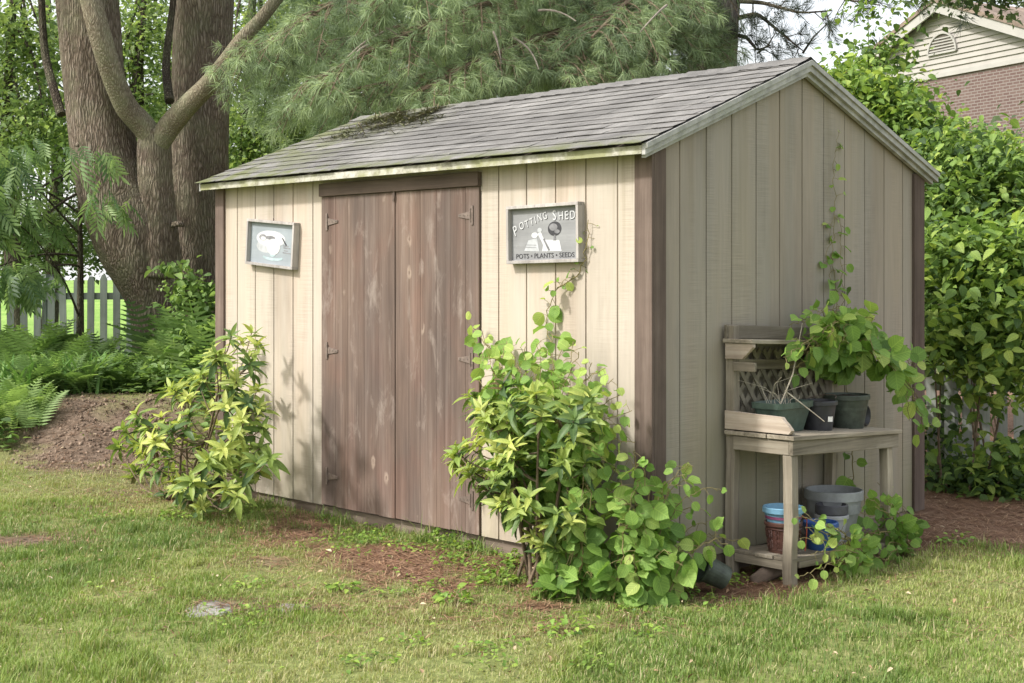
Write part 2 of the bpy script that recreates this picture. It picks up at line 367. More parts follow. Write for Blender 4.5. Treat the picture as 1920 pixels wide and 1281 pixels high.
    M['hedge'] = m_leaf('hedge_leaf', [(0, (.045, .085, .03)), (.4, (.11, .19, .05)), (.75, (.20, .31, .07)), (1, (.33, .43, .10))], .42, .5, .25, vein=.5)
    M['decid'] = m_leaf('tree_leaf', [(0, (.065, .11, .045)), (.5, (.165, .25, .085)), (1, (.33, .42, .15))], .45, .5)
    M['droop'] = m_leaf('drooping_leaf', [(0, (.06, .115, .05)), (.5, (.14, .23, .095)), (1, (.27, .38, .15))], .45, .5)
    M['decid_dark'] = m_leaf('far_tree_leaf', [(0, (.055, .09, .04)), (.5, (.13, .19, .08)), (1, (.24, .31, .13))], .4, .5)
    M['needle'] = m_leaf('pine_needle', [(0, (.095, .125, .078)), (.5, (.21, .285, .155)), (1, (.365, .455, .25))], .3, .55, .2)
    M['needle_dark'] = m_leaf('pine_needle_dark', [(0, (.03, .045, .03)), (.5, (.065, .095, .06)), (1, (.12, .165, .09))], .25, .5)
    M['fern'] = m_leaf('fern_frond', [(0, (.07, .125, .04)), (.5, (.165, .275, .08)), (1, (.30, .42, .145))], .45, .55)
    M['iris'] = m_leaf('strap_leaf', [(0, (.05, .12, .03)), (.5, (.11, .23, .055)), (1, (.24, .38, .11))], .3, .45)
    M['weed'] = m_leaf('weed_leaf', [(0, (.06, .12, .025)), (.5, (.16, .28, .05)), (1, (.32, .44, .08))], .35, .5)
    M['grass'] = m_leaf('grass_blade', [(0, (.10, .17, .042)), (.35, (.175, .26, .055)), (.6, (.255, .325, .082)), (.8, (.345, .35, .145)), (1, (.45, .39, .24))], .3, .55)
    M['straw'] = m_leaf('pine_straw', [(0, (.10, .05, .028)), (.5, (.22, .115, .065)), (1, (.40, .27, .17))], .1, .7)
    # ground
    n = NT('ground_soil'); p = n.pos(); d = n.attr('dirt'); s = n.attr('straw'); gz = n.attr('far')
    a = n.noise(p, 1.3, 6, .65); b = n.noise(p, 24, 5, .7); e = n.noise(p, 120, 3, .7)
    lawn = n.ramp(b, [(.3, (.10, .118, .04)), (.55, (.18, .205, .07)), (.75, (.285, .28, .125))])
    dirt = n.ramp(b, [(.3, (.085, .062, .045)), (.55, (.165, .122, .09)), (.75, (.26, .20, .15))])
    straw = n.ramp(b, [(.3, (.13, .075, .05)), (.55, (.24, .15, .105)), (.75, (.34, .24, .175))])
    c = n.mix(d, lawn, dirt); c = n.mix(s, c, straw)
    c = n.mix(1, c, n.ramp(e, [(.3, .7), (.7, 1.3)]), 'MULTIPLY')
    far = n.ramp(n.noise(p, .35, 3), [(.3, (.16, .29, .06)), (.7, (.26, .38, .10))]); c = n.mix(gz, c, far)
    M['ground'] = n.done(c, .95, n.bump(n.math('ADD', b, n.math('MULTIPLY', e, .4)), .6, .02), spec=.1)
    M['stone'] = m_plain('paving_stone', (.21, .205, .185), .9, .1, .4, 25)
    M['fence'] = m_wood('fence_paint_shaded', [(.3, (.10, .125, .108)), (.6, (.19, .22, .195))], 2, 30)  # darkened colour carries the shade over the left fence
    M['fence_r'] = m_wood('fence_paint_grey', [(.3, (.22, .23, .21)), (.6, (.42, .44, .40))], 2, 30)
    # house
    n = NT('house_brick'); br = n.n('ShaderNodeTexBrick'); p = n.pos(obj=True); n.l(p, br.inputs['Vector'])
    br.inputs['Scale'].default_value = 1; br.inputs['Brick Width'].default_value = .21; br.inputs['Row Height'].default_value = .075; br.inputs['Mortar Size'].default_value = .011
    br.inputs['Color1'].default_value = (.145, .10, .09, 1); br.inputs['Color2'].default_value = (.115, .072, .066, 1); br.inputs['Mortar'].default_value = (.21, .185, .17, 1)
    M['brick'] = n.done(br.outputs[0], .9)
    M['clap'] = m_plain('clapboard_paint', (.34, .325, .30), .7, .2, .06, 3)
    M['clap_trim'] = m_plain('rake_board_paint', (.36, .35, .33), .7, .2, .08, 3)
    M['house_roof'] = m_plain('house_roof', (.21, .165, .135), .9, .1, .3, 8)
    M['vent'] = m_plain('vent_dark', (.13, .115, .10), .8)
build_materials()

# ------------------------------------------------------------------ terrain
SHED_L, SHED_W = 3.66, 2.44
def masks(x, y):
    Z, l = zl(x, y)
    u = l/np.maximum(Z, .5)*FPX+960
    nz = fbm(x*1.7+3, y*1.7+9); nf = fbm(x*5+1, y*5+2)
    # bare pine-needle ground in front of the shed, thinning into the lawn
    front = sm(-1.15, -.1, y)*sm(-3.4, -2.2, x)*(1-sm(.3, 1.2, x)*sm(-.6, -.2, y)*0)
    strip = sm(-1.05, -.2, y+.25*(nz-.5))*sm(-4.2, -3.4, x)*(1-sm(.35, .8, x))
    core = np.exp(-(((x+1.0)/1.15)**2+((y+.60)/.48)**2))
    straw = np.clip(1.0*core*sm(.36, .62, nz*.6+nf*.4)+.8*strip*sm(.40, .60, nz*.5+nf*.5), 0, 1)
    # pine straw floor to the right of the shed and behind
    right = sm(1.4, 2.3, y)*sm(-6, -4, x)*(1-sm(6, 9, Z*0+x+4))*(sm(-.9, -.2, l-1.6))
    straw = np.clip(straw+right*sm(.2, .4, nz+.15), 0, 1)
    under = sm(-.1, .05, x)*(1-sm(.35, .6, x))*sm(-.2, .2, y)
    straw = np.clip(straw+under*.9, 0, 1)
    # dirt mound at the left end, a few worn spots in the lawn
    dm = np.exp(-(((u-205)/165)**4+((Z-10.6)/.80)**2)*.9)
    dirt = np.clip(1.7*dm*(.55+.45*sm(.3, .5, nf)), 0, 1)
    def spot(px, py, rx, rz, a):
        q = W(px, py, 1.43*FPX/(py-HY)); Zq, lq = zl(q[0], q[1])
        return a*np.exp(-(((l-lq)/rx)**2+((Z-Zq)/rz)**2)*(1+.8*(nf-.5)))
    for s_ in ((40, 1020, .5, .28, 1.0), (555, 1140, .22, .12, .9), (395, 1135, .22, .14, .9), (170, 960, .35, .3, .6), (250, 930, .5, .25, .6), (1120, 1100, .5, .12, .7), (500, 1055, .15, .12, .7), (740, 1100, .15, .12, .5)):
        dirt = np.clip(dirt+spot(*s_)*sm(.25, .5, nf), 0, 1)
    return dirt, straw
def height(x, y):
    Z, l = zl(x, y)
    h = -.095+.012*np.clip(-x, 0, 5)
    left = sm(-1.3, -2.1, l/np.maximum(Z, 1)*10.5)
    h = h+.36*sm(10.2, 11.7, Z)*left
    u = l/np.maximum(Z, .5)*FPX+960
    dm = np.exp(-(((u-220)/160)**4+((Z-10.9)/.7)**2))
    h = h+dm*(.10+.12*(fbm(x*3, y*3)-.4)+.05*(fbm(x*9, y*9)-.5))
    h = h+.03*(fbm(x*.9, y*.9)-.5)+.018*(fbm(x*4, y*4)-.5)*sm(60, 10, Z)
    r = sm(0.2, 2.2, y)*sm(-.5, .6, l-1.6); h = h+.05*r*fbm(x*2, y*2)
    return h
def H(x, y): return float(height(np.array([x]), np.array([y]))[0])
def WG(px, py):
    z = -.08
    for i in range(12):
        d = ray(px, py); t = (z-CAM[2])/d[2]; p = CAM+d*t; z = H(p[0], p[1])
    return np.array([p[0], p[1], z])
def build_ground():
    def axis(lo, hi, step, far):
        a = np.arange(lo, hi+1e-6, step); k = [1.0]
        ext = np.array([.3, .7, 1.3, 2.2, 3.5, 5.5, 9, 15, 25, 45, 80, 140, 250, far])
        return np.concatenate([lo-ext[::-1], a, hi+ext])
    X = axis(-11, 5, .085, 420); Y = axis(-6.5, 9, .085, 420)
    gx, gy = np.meshgrid(X, Y, indexing='ij'); z = height(gx, gy)
    d, s = masks(gx, gy); Z, l = zl(gx, gy); far = sm(14.6, 15.6, Z)*sm(1.0, -1.0, l)
    d = d*(1-far); s = s*(1-far)
    nx, ny = gx.shape; idx = np.arange(nx*ny).reshape(nx, ny)
    F = np.stack([idx[:-1, :-1], idx[1:, :-1], idx[1:, 1:], idx[:-1, 1:]], -1).reshape(-1, 4)
    o = raw_mesh('ground', np.stack([gx, gy, z], -1).reshape(-1, 3), F.tolist(), np.full(nx*ny, .5), M['ground'], smooth=True)
    for nm, arr in (('dirt', d), ('straw', s), ('far', far)):
        a = o.data.attributes.new(nm, 'FLOAT', 'POINT'); a.data.foreach_set('value', arr.ravel().astype(np.float32))
    o['kind'] = 'structure'; o['label'] = 'lawn and bare pine needle ground around the shed'
build_ground()

def in_shed(x, y, m=.0): return (x > -SHED_L-m) & (x < m) & (y > -m) & (y < SHED_W+m)

def build_grass():
    N = 1080000
    Z = 4.3+7.4*rng.random(N)**.8; u = -420+2720*rng.random(N)
    l = (u-960)/FPX*Z
    x = CAM[0]+FW[0]*Z+RT[0]*l; y = CAM[1]+FW[1]*Z+RT[1]*l
    d, s = masks(x, y); n1 = fbm(x*1.1+40, y*1.1+7); n2 = fbm(x*3.3+4, y*3.3+8); n3 = fbm(x*9+14, y*9+18, 2)
    dens = np.clip(1-1.12*d-1.0*s, 0, 1)*(.16+.84*sm(.32, .58, n2*.6+n3*.4))*(.55+.45*sm(.35,.55,n1))
    back = sm(10.3, 11.0, Z)*sm(0, -1, l); dens *= 1-.9*back
    keep = (rng.random(N) < dens) & ~in_shed(x, y, .02)
    # thin far blades a little: they cover more of the picture each
    keep &= rng.random(N) < np.clip(1.15-(Z-4.5)*.07, .5, 1)
    x, y, Z, n1, n2, n3, u = [a[keep] for a in (x, y, Z, n1, n2, n3, u)]
    n = len(x); z = height(x, y)
    lush_shade = sm(.45, .66, n1)
    leftshade = np.exp(-(((u-180)/330)**2))*sm(8.6, 7.0, Z)*.5  # shade on the left lawn, put into blade tone and height
    rightshade = sm(1350, 1750, u)*.35  # the right lawn's shade, also painted through blade tone
    lush_shade = np.clip(lush_shade*.8+leftshade+rightshade, 0, 1)  # real lush growth combined with the painted lawn shade
    hgt = (.011+.017*rng.random(n)+.022*lush_shade*rng.random(n))*(1+.8*(rng.random(n) > .97))
    edge = np.maximum(sm(-.16, -.02, y)*(x < .05)*(x > -3.7), np.exp(-(((x-.50)/.10)**2+((y-.75)/.55)**2)*1.2)); hgt *= 1+1.6*edge*(rng.random(n) > .5)
    tuf = sm(.66, .74, fbm(x*6+9, y*6+3, 2)); hgt *= 1+.9*tuf
    az = rng.random(n)*2*np.pi; lean = .15+.75*rng.random(n)**1.3
    w = .0014+.0010*rng.random(n)
    dx, dy = np.cos(az), np.sin(az); px, py = -dy, dx
    V = np.zeros((n, 5, 3))
    for k, (t, ww) in enumerate(((0, 1), (0, -1), (.55, -.85), (.55, .85), (1, 0))):
        b = hgt*lean*t*t; V[:, k, 0] = x+dx*b+px*w*ww; V[:, k, 1] = y+dy*b+py*w*ww; V[:, k, 2] = z-.004+hgt*t*(1-.35*lean*t)
    dry = sm(.42, .62, fbm(x*.8+80, y*.8+60))*.32
    r = .52+.80*dry-.32*lush_shade+.30*(rng.random(n)-.5)+.12*(n3-.5)
    r = np.where(rng.random(n) < .12+.17*(1-lush_shade), .76+.22*rng.random(n), r)
    o = fast_mesh('lawn_grass', V, [(0, 1, 2, 3), (3, 2, 4)], np.clip(r, 0, 1), M['grass'])
    tag(o, 'short green and straw coloured lawn grass in front of the shed', 'grass', kind='stuff')
build_grass()

def build_straw():
    N = 150000
    Z = 5.5+7.5*rng.random(N); u = -60+2120*rng.random(N); l = (u-960)/FPX*Z
    x = CAM[0]+FW[0]*Z+RT[0]*l; y = CAM[1]+FW[1]*Z+RT[1]*l
    d, s = masks(x, y); k = (rng.random(N) < np.clip(s*.9+d*.35+.05, 0, 1)) & ~in_shed(x, y, .01)
    x, y, d = x[k], y[k], d[k]; n = len(x); z = height(x, y)+.004+.012*rng.random(n)**2
    az = rng.random(n)*2*np.pi; L = (.02+.04*rng.random(n)); w = .0011+.0012*rng.random(n)
    dx, dy = np.cos(az), np.sin(az); tz = .35*(rng.random(n)-.4)*L
    V = np.zeros((n, 4, 3))
    for i, (t, ww) in enumerate(((-1, 1), (-1, -1), (1, -1), (1, 1))):
        V[:, i, 0] = x+dx*L*t-dy*w*ww; V[:, i, 1] = y+dy*L*t+dx*w*ww; V[:, i, 2] = z+tz*t
    o = fast_mesh('pine_straw', V, [(0, 1, 2, 3)], np.clip(rng.random(n)*.9+.1-.2*d, 0, 1), M['straw'])
    tag(o, 'reddish brown fallen pine needles littering the bare ground', 'pine straw', kind='stuff')
    # clods of earth on the mound
    N = 2600; u = 20+330*rng.random(N); Z = 9.9+1.9*rng.random(N); l = (u-960)/FPX*Z
    x = CAM[0]+FW[0]*Z+RT[0]*l; y = CAM[1]+FW[1]*Z+RT[1]*l; d, s = masks(x, y); k = (rng.random(N) < d) & ~in_shed(x, y, .05)
    x, y = x[k], y[k]; n = len(x); z = height(x, y)
    T = np.array([(1,0,0),(-1,0,0),(0,1,0),(0,-1,0),(0,0,.8),(0,0,-.8)], float)
    V = place(T, np.stack([x, y, z], -1), rdir(n), rdir(n), .004+.018*rng.random(n)**3)*1.0
    V = V+.004*rng.normal(size=V.shape)
    F = [(0,2,4),(2,1,4),(1,3,4),(3,0,4),(2,0,5),(1,2,5),(3,1,5),(0,3,5)]
    nm = NT('clod'); c = nm.ramp(nm.attr('rnd'), [(0, (.10, .07, .05)), (1, (.28, .21, .155))]); mt = nm.done(c, .95)
    o = fast_mesh('soil_clods', V, F, rng.random(n), mt, smooth=False)
    tag(o, 'crumbly brown earth clods on the dirt mound beside the shed', 'soil', kind='stuff')
build_straw()

# ------------------------------------------------------------------ the shed
def grooved(mb, u0, u1, grooves, z0, ztop, mapf, gw=.010, gd=.008, inner=.016):
    """vertical groove panel; mapf(u, d, z) -> world (d = depth into the wall)"""
    br = [(u0, 0)]
    for g in sorted(grooves):
        if u0+gw < g < u1-gw: br += [(g-gw/2, 0), (g-gw/2+.0015, gd), (g+gw/2-.0015, gd), (g+gw/2, 0)]
    br.append((u1, 0)); nb = len(br); rows = 12; V = []; F = []
    for (u, d) in br:
        for k in range(rows+1): V.append(mapf(u, d, z0+(ztop(u)-z0)*k/rows))
    for i in range(nb-1):
        for k in range(rows): a = i*(rows+1)+k; F.append((a, a+rows+1, a+rows+2, a+1))
    b = len(V)
    for (u, d) in br: V.append(mapf(u, inner, z0))
    for i in range(nb-1): F.append((i*(rows+1), b+i, b+i+1, (i+1)*(rows+1)))
    b2 = len(V)
    for (u, d) in br: V.append(mapf(u, inner, ztop(u)))
    for i in range(nb-1): F.append((b+i, b2+i, b2+i+1, b+i+1))
    F.append((0, rows, b2, b)); e = (nb-1)*(rows+1); F.append((e, b+nb-1, b2+nb-1, e+rows))
    mb.add(np.array(V), F)

YR = 1.215; ZR = 2.484; YE = -.116; ZE = 1.962; PITCH = (ZR-ZE)/(YR-YE); YB = 2*YR-YE
XL, XR = -3.715, .062
def roofz(y): return ZR-abs(y-YR)*PITCH
def build_shed():
    S = thing('garden_shed', 'cream grooved-siding garden shed with brown double doors and grey shingle roof', 'shed', (-1.83, 1.22, -.08))
    top = lambda u: 1.955
    gr = [-(.2064+.2032*i) for i in range(6)]; gl = [-3.4396+.2032*i for i in range(6)]
    mb = MB()
    grooved(mb, -3.655, -2.526, gl, 0, top, lambda u, d, z: (u, d, z))
    grooved(mb, -1.148, -.001, gr, 0, top, lambda u, d, z: (u, d, z))
    mb.box((-2.526, .001, 1.80), (-1.148, .016, 1.955))
    mb.build('front_wall', M['siding'], S)
    mb = MB(); gs = [.21+.2032*i for i in range(11)]
    # split at the ridge so that the gable top is straight on both slopes
    grooved(mb, 0.0, YR, gs, 0, lambda u: roofz(u)-.050, lambda u, d, z: (-d, u, z))
    grooved(mb, YR, 2.44, gs, 0, lambda u: roofz(u)-.050, lambda u, d, z: (-d, u, z))
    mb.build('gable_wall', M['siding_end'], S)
    mb = MB(); grooved(mb, 0.0, YR, gs, 0, lambda u: roofz(u)-.05, lambda u, d, z: (-3.656+d, u, z)); grooved(mb, YR, 2.44, gs, 0, lambda u: roofz(u)-.05, lambda u, d, z: (-3.656+d, u, z))
    mb.build('gable_wall', M['siding'], S)
    mb = MB(); mb.box((-3.62, 2.41, 0), (-.02, 2.44, 1.95)); mb.build('rear_wall', M['siding'], S)
    # corner boards
    for a, b in (((-.088, -.016, -.01), (.018, 0.0, 1.945)), ((0.0015, .0015, -.01), (.0185, .088, 1.95)), ((-3.675, -.016, -.01), (-3.578, 0.0, 1.945)),
                 ((0.0015, 2.345, -.01), (.0185, 2.458, 1.95)), ((-3.675, .001, -.01), (-3.657, .088, 1.95))):
        m = MB(); m.box(a, b, random.random()); m.build('corner_board', M['trim'], S, bevel=.002)
    # door header board
    m = MB(); m.box((-2.53, -.03, 1.826), (-1.146, 0.0, 1.90), .4); m.build('door_header', M['trim_x'], S, bevel=.003)
    # dark sheet painted as the unlit interior behind the doors
    m = MB(); m.box((-2.52, .02, 0), (-1.155, .03, 1.83)); m.build('interior_dark_sheet', M['dark'], S)
    # doors of vertical boards with fine V joints
    for x0, x1, nb, hx, sg in ((-2.522, -1.842, 5, -2.455, 1), (-1.834, -1.154, 6, -1.215, -1)):
        D = MB(); ws = np.array([1.0, .85, 1.15, .95, 1.05, .9][:nb]); ws = np.cumsum(ws/ws.sum()); ed = [x0]+list(x0+(x1-x0)*ws)
        for i in range(nb):
            a, b = ed[i]+.0005, ed[i+1]-.0005; dy = .0008*random.random()
            jag = .006*random.random()
            D.box((a, -.014-dy, .008-jag), (b, .012, 1.824), random.random())
        d = D.build('door', M['door'], S, bevel=.0012)
        for hz in (1.675, .918, .18):
            h = MB(); h.box((hx-.012*sg-.008, -.020, hz-.05), (hx-.012*sg+.008, -.0145, hz+.05))
            q = [(hx-.004*sg, hz-.022), (hx-.004*sg, hz+.022), (hx+.095*sg, hz+.007), (hx+.095*sg, hz-.007)]
            V = [(x, y, z) for y in (-.0195, -.0148) for x, z in q]
            h.add(V, [(0,1,2,3), (7,6,5,4), (0,4,5,1), (1,5,6,2), (2,6,7,3), (3,7,4,0)])
            h.tube([(hx-.003*sg, -.021, hz-.035), (hx-.003*sg, -.021, hz+.035)], .005, 8)
            for t in (.02, .05, .08): h.lathe([(.004, 0), (.003, .002), (0, .003)], (hx+t*sg, -.0205, hz), 8)
            h.build('hinge', M['hinge'], d)
    m = MB(); m.box((-1.856, -.020, 1.775), (-1.835, -.016, 1.835)); m.tube([(-1.838, -.024, 1.845), (-1.830, -.026, 1.80), (-1.833, -.026, 1.775), (-1.842, -.024, 1.78)], .003, 6); m.build('latch', M['latch'], S)
    # skids and joists under the floor
    m = MB(); m.box((-3.62, .022, -.17), (-.03, .08, -.006), .6); m.build('skid', M['skid'], S, bevel=.004)
    m = MB(); m.box((-3.62, 2.3, -.17), (-.03, 2.38, -.006), .4); m.build('skid', M['skid'], S, bevel=.004)
    m = MB(); m.box((-.045, .085, -.17), (-.012, 2.29, -.006), .3); m.build('skid', M['skid'], S)
    # roof: deck, shingle courses, ridge caps, rake and eave boards
    m = MB()
    for s_ in (1, -1):
        yo = YE if s_ == 1 else YB
        V = []
        for x in (XL+.02, XR-.02):
            V += [(x, yo+.012*s_, ZE-.014), (x, YR, ZR-.014), (x, YR, ZR-.030), (x, yo+.012*s_, ZE-.030)]
        F = [(0,1,2,3), (7,6,5,4), (0,4,5,1), (3,2,6,7), (0,3,7,4)]
        m.add(V, F)
    m.build('roof_deck', M['bench_y'], S)
    m = MB(); L = math.hypot(YR-YE, ZR-ZE); nc = 13; ex = L/nc
    cy, cz = (YR-YE)/L, (ZR-ZE)/L
    for side in (1, -1):
        for i in range(nc):
            x = XL-(0.1 if i % 2 else .24)*random.random(); wob = 0
            while x < XR:
                w = .30+.01*random.random(); xa, xb = max(x+.0015, XL), min(x+w-.0015, XR)
                if xb-xa > .02:
                    sag = .006*math.sin(x*2.1+i)+.004*math.sin(x*5.3+2*i)
                    s0 = i*ex-.010+sag+.003*random.random()-(.012 if i == 0 else 0); s1 = min((i+1)*ex+.01, L)
                    l0 = .0065+.0025*random.random(); l1 = .003; th = .0025
                    V = []; ns = 4
                    for k in range(ns+1):
                        xx = xa+(xb-xa)*k/ns; jl = .0025*random.random(); js = .003*(random.random()-.5)
                        for (s_, lf) in ((s0+js, l0+jl-th), (s0+js, l0+jl), ((s0+s1)/2, (l0+l1)/2), (s1, l1)):
                            yy = YE+s_*cy-lf*cz; zz = ZE+s_*cz+lf*cy
                            V.append((xx, yy if side == 1 else 2*YR-yy, zz))
                    F = []
                    for k in range(ns):
                        for j in range(3):
                            a = k*4+j; q = (a, a+4, a+5, a+1); F.append(q if side == 1 else q[::-1])
                    m.add(V, F, min(1, max(0, random.gauss(.5, .22))))
                x += w
    x = XL
    while x < XR-.02:
        xb = min(x+.14, XR); lf = .006+.004*random.random(); V = []
        for xx, dz in ((x, lf+.006), (xb, lf)):
            for dy, hz in ((-.11, 0), (-.05, 0), (0, .004), (.05, 0), (.11, 0)): V.append((xx, YR+dy, ZR+dz+hz-abs(dy)*PITCH+.002))
        F = [(k, k+5, k+6, k+1) for k in range(4)]; m.add(V, F, random.gauss(.42, .15)); x += .135
    m.build('shingles', M['shingle'], S)
    def rake(x0, x1, name, y0, drop, off=0.006):
        for sd in (1, -1):
            b = MB(); V = []
            f = (lambda y: y) if sd == 1 else (lambda y: 2*YR-y)
            for x in (x0, x1):
                for (y, z) in ((y0, roofz(y0)-off), (YR, ZR-off), (YR, ZR-off-drop), (y0, roofz(y0)-off-drop*.9)): V.append((x, f(y), z))
            F = [(0,1,2,3), (7,6,5,4), (0,4,5,1), (3,2,6,7), (0,3,7,4), (1,5,6,2)]
            b.add(V, F, .5); b.build(name, M['rake'], S)
    rake(XR-.022, XR-.002, 'rake_board', YE+.004, .056)
    rake(XR-.002, XR+.010, 'rake_trim', YE+.004, .026, .004)
    rake(XR-.046, XR-.0225, 'rake_soffit', YE+.03, .074, .012)
    rake(XL+.002, XL+.022, 'rake_board', YE+.004, .056)
    for yy, sgn in ((YE, 1), (YB, -1)):
        b = MB(); y0, y1 = (yy+.002, yy+.016) if sgn == 1 else (yy-.016, yy-.002)
        b.box((XL+.0225, y0, 1.912), (XR-.0225, y1, ZE-.012), .5)
        b.build('eave_board', M['eave'], S)
    b = MB(); b.box((XL+.03, YE+.017, 1.925), (XR-.05, -.0165, 1.937)); b.build('soffit', M['bench_x'], S)
    return S
build_shed()

# moss and pine debris heaped on the far left of the roof
def build_roof_litter():
    n = 5200; x = -3.55+1.15*rng.random(n)**1.0; t = rng.random(n)
    y = YR-.03-.62*t**1.3; k = rng.random(n) < np.clip(.9-((x+2.95)/.6)**2-.5*((y-.95)/.35)**2+.2, 0, 1)*sm(.42, .60, fbm(x*6, y*6))*.8
    x, y = x[k], y[k]; n = len(x); z = ZR-np.abs(y-YR)*PITCH+.013+.022*rng.random(n)*fbm(x*4, y*4)
    f = unit(np.stack([rng.normal(size=n), rng.normal(size=n), .15*rng.normal(size=n)], -1))
    T = np.array([(-.03, -.5, 0), (.03, -.5, 0), (.03, .5, 0), (-.03, .5, 0)])
    V = place(T, np.stack([x, y, z], -1), f, np.tile([0, 0, 1.0], (n, 1)), .05+.06*rng.random(n))
    nm = NT('roof_litter'); c = nm.ramp(nm.attr('rnd'), [(0, (.10, .115, .045)), (.6, (.19, .205, .09)), (.85, (.24, .21, .13)), (1, (.29, .23, .16))]); mt = nm.done(c, .95)
    o = fast_mesh('moss_litter', V, [(0, 1, 2, 3)], rng.random(n), mt)
    tag(o, 'mossy pine needle debris lying near the ridge of the roof', 'debris', kind='stuff')
build_roof_litter()

# ------------------------------------------------------------------ signs
def text_verts(s, size):
    cu = bpy.data.curves.new('t', 'FONT'); cu.body = s; cu.size = size; cu.extrude = .0006; cu.resolution_u = 3
    o = bpy.data.objects.new('t', cu); COL.objects.link(o); bpy.context.view_layer.update()
    me = bpy.data.meshes.new_from_object(o.evaluated_get(bpy.context.evaluated_depsgraph_get()))
    v = np.zeros(len(me.vertices)*3); me.vertices.foreach_get('co', v); f = [tuple(p.vertices) for p in me.polygons]
    bpy.data.objects.remove(o); bpy.data.meshes.remove(me); bpy.data.curves.remove(cu)
    return v.reshape(-1, 3), f
def build_sign(name, label, c, w, h, tilt, panel_mat):
    """frame of four rails round a panel, hung on the front wall; returns local->world map (u right, v up, d outwards)"""
    c = np.array(c); root = thing(name, label, 'sign', tuple(c))
    ct, st_ = math.cos(tilt), math.sin(tilt)
    def mp(u, v, d): return c+np.array([u*ct-v*st_, -d, u*st_+v*ct])
    def slab(u0, u1, v0, v1, d0, d1, rnd=.5, m=None):
        m = m or MB(); V = [mp(u, v, d) for d in (d0, d1) for u, v in ((u0, v0), (u1, v0), (u1, v1), (u0, v1))]
        m.add(V, [(3,2,1,0), (4,5,6,7), (0,1,5,4), (1,2,6,5), (2,3,7,6), (3,0,4,7)], rnd); return m
    f = MB(); t = .016
    slab(-w/2, w/2, h/2-t, h/2, .0, .045, .7, f); slab(-w/2, w/2, -h/2, -h/2+t, 0, .045, .3, f)
    slab(-w/2, -w/2+t, -h/2+t, h/2-t, 0, .045, .5, f); slab(w/2-t, w/2, -h/2+t, h/2-t, 0, .045, .9, f)
    f.build('sign_frame', M['sign_frame'], root, bevel=.0015)
    slab(-w/2+t, w/2-t, -h/2+t, h/2-t, .006, .018).build('sign_panel', panel_mat, root)
    def poly(pts, d, mat, nm):
        m = MB(); n = len(pts); V = [mp(u, v, .018) for u, v in pts]+[mp(u, v, .018+d) for u, v in pts]
        m.add(V, [tuple(range(n, 2*n))]+[(i, (i+1) % n, n+(i+1) % n, n+i) for i in range(n)]); return m.build(nm, mat, root)
    return root, mp, poly
def ell(cx, cy, rx, ry, a0=0, a1=360, n=24, rot=0):
    P = []
    for i in range(n+(a1-a0 < 360)):
        a = R(a0+(a1-a0)*i/n); x, y = rx*math.cos(a), ry*math.sin(a)
        P.append((cx+x*math.cos(rot)-y*math.sin(rot), cy+x*math.sin(rot)+y*math.cos(rot)))
    return P
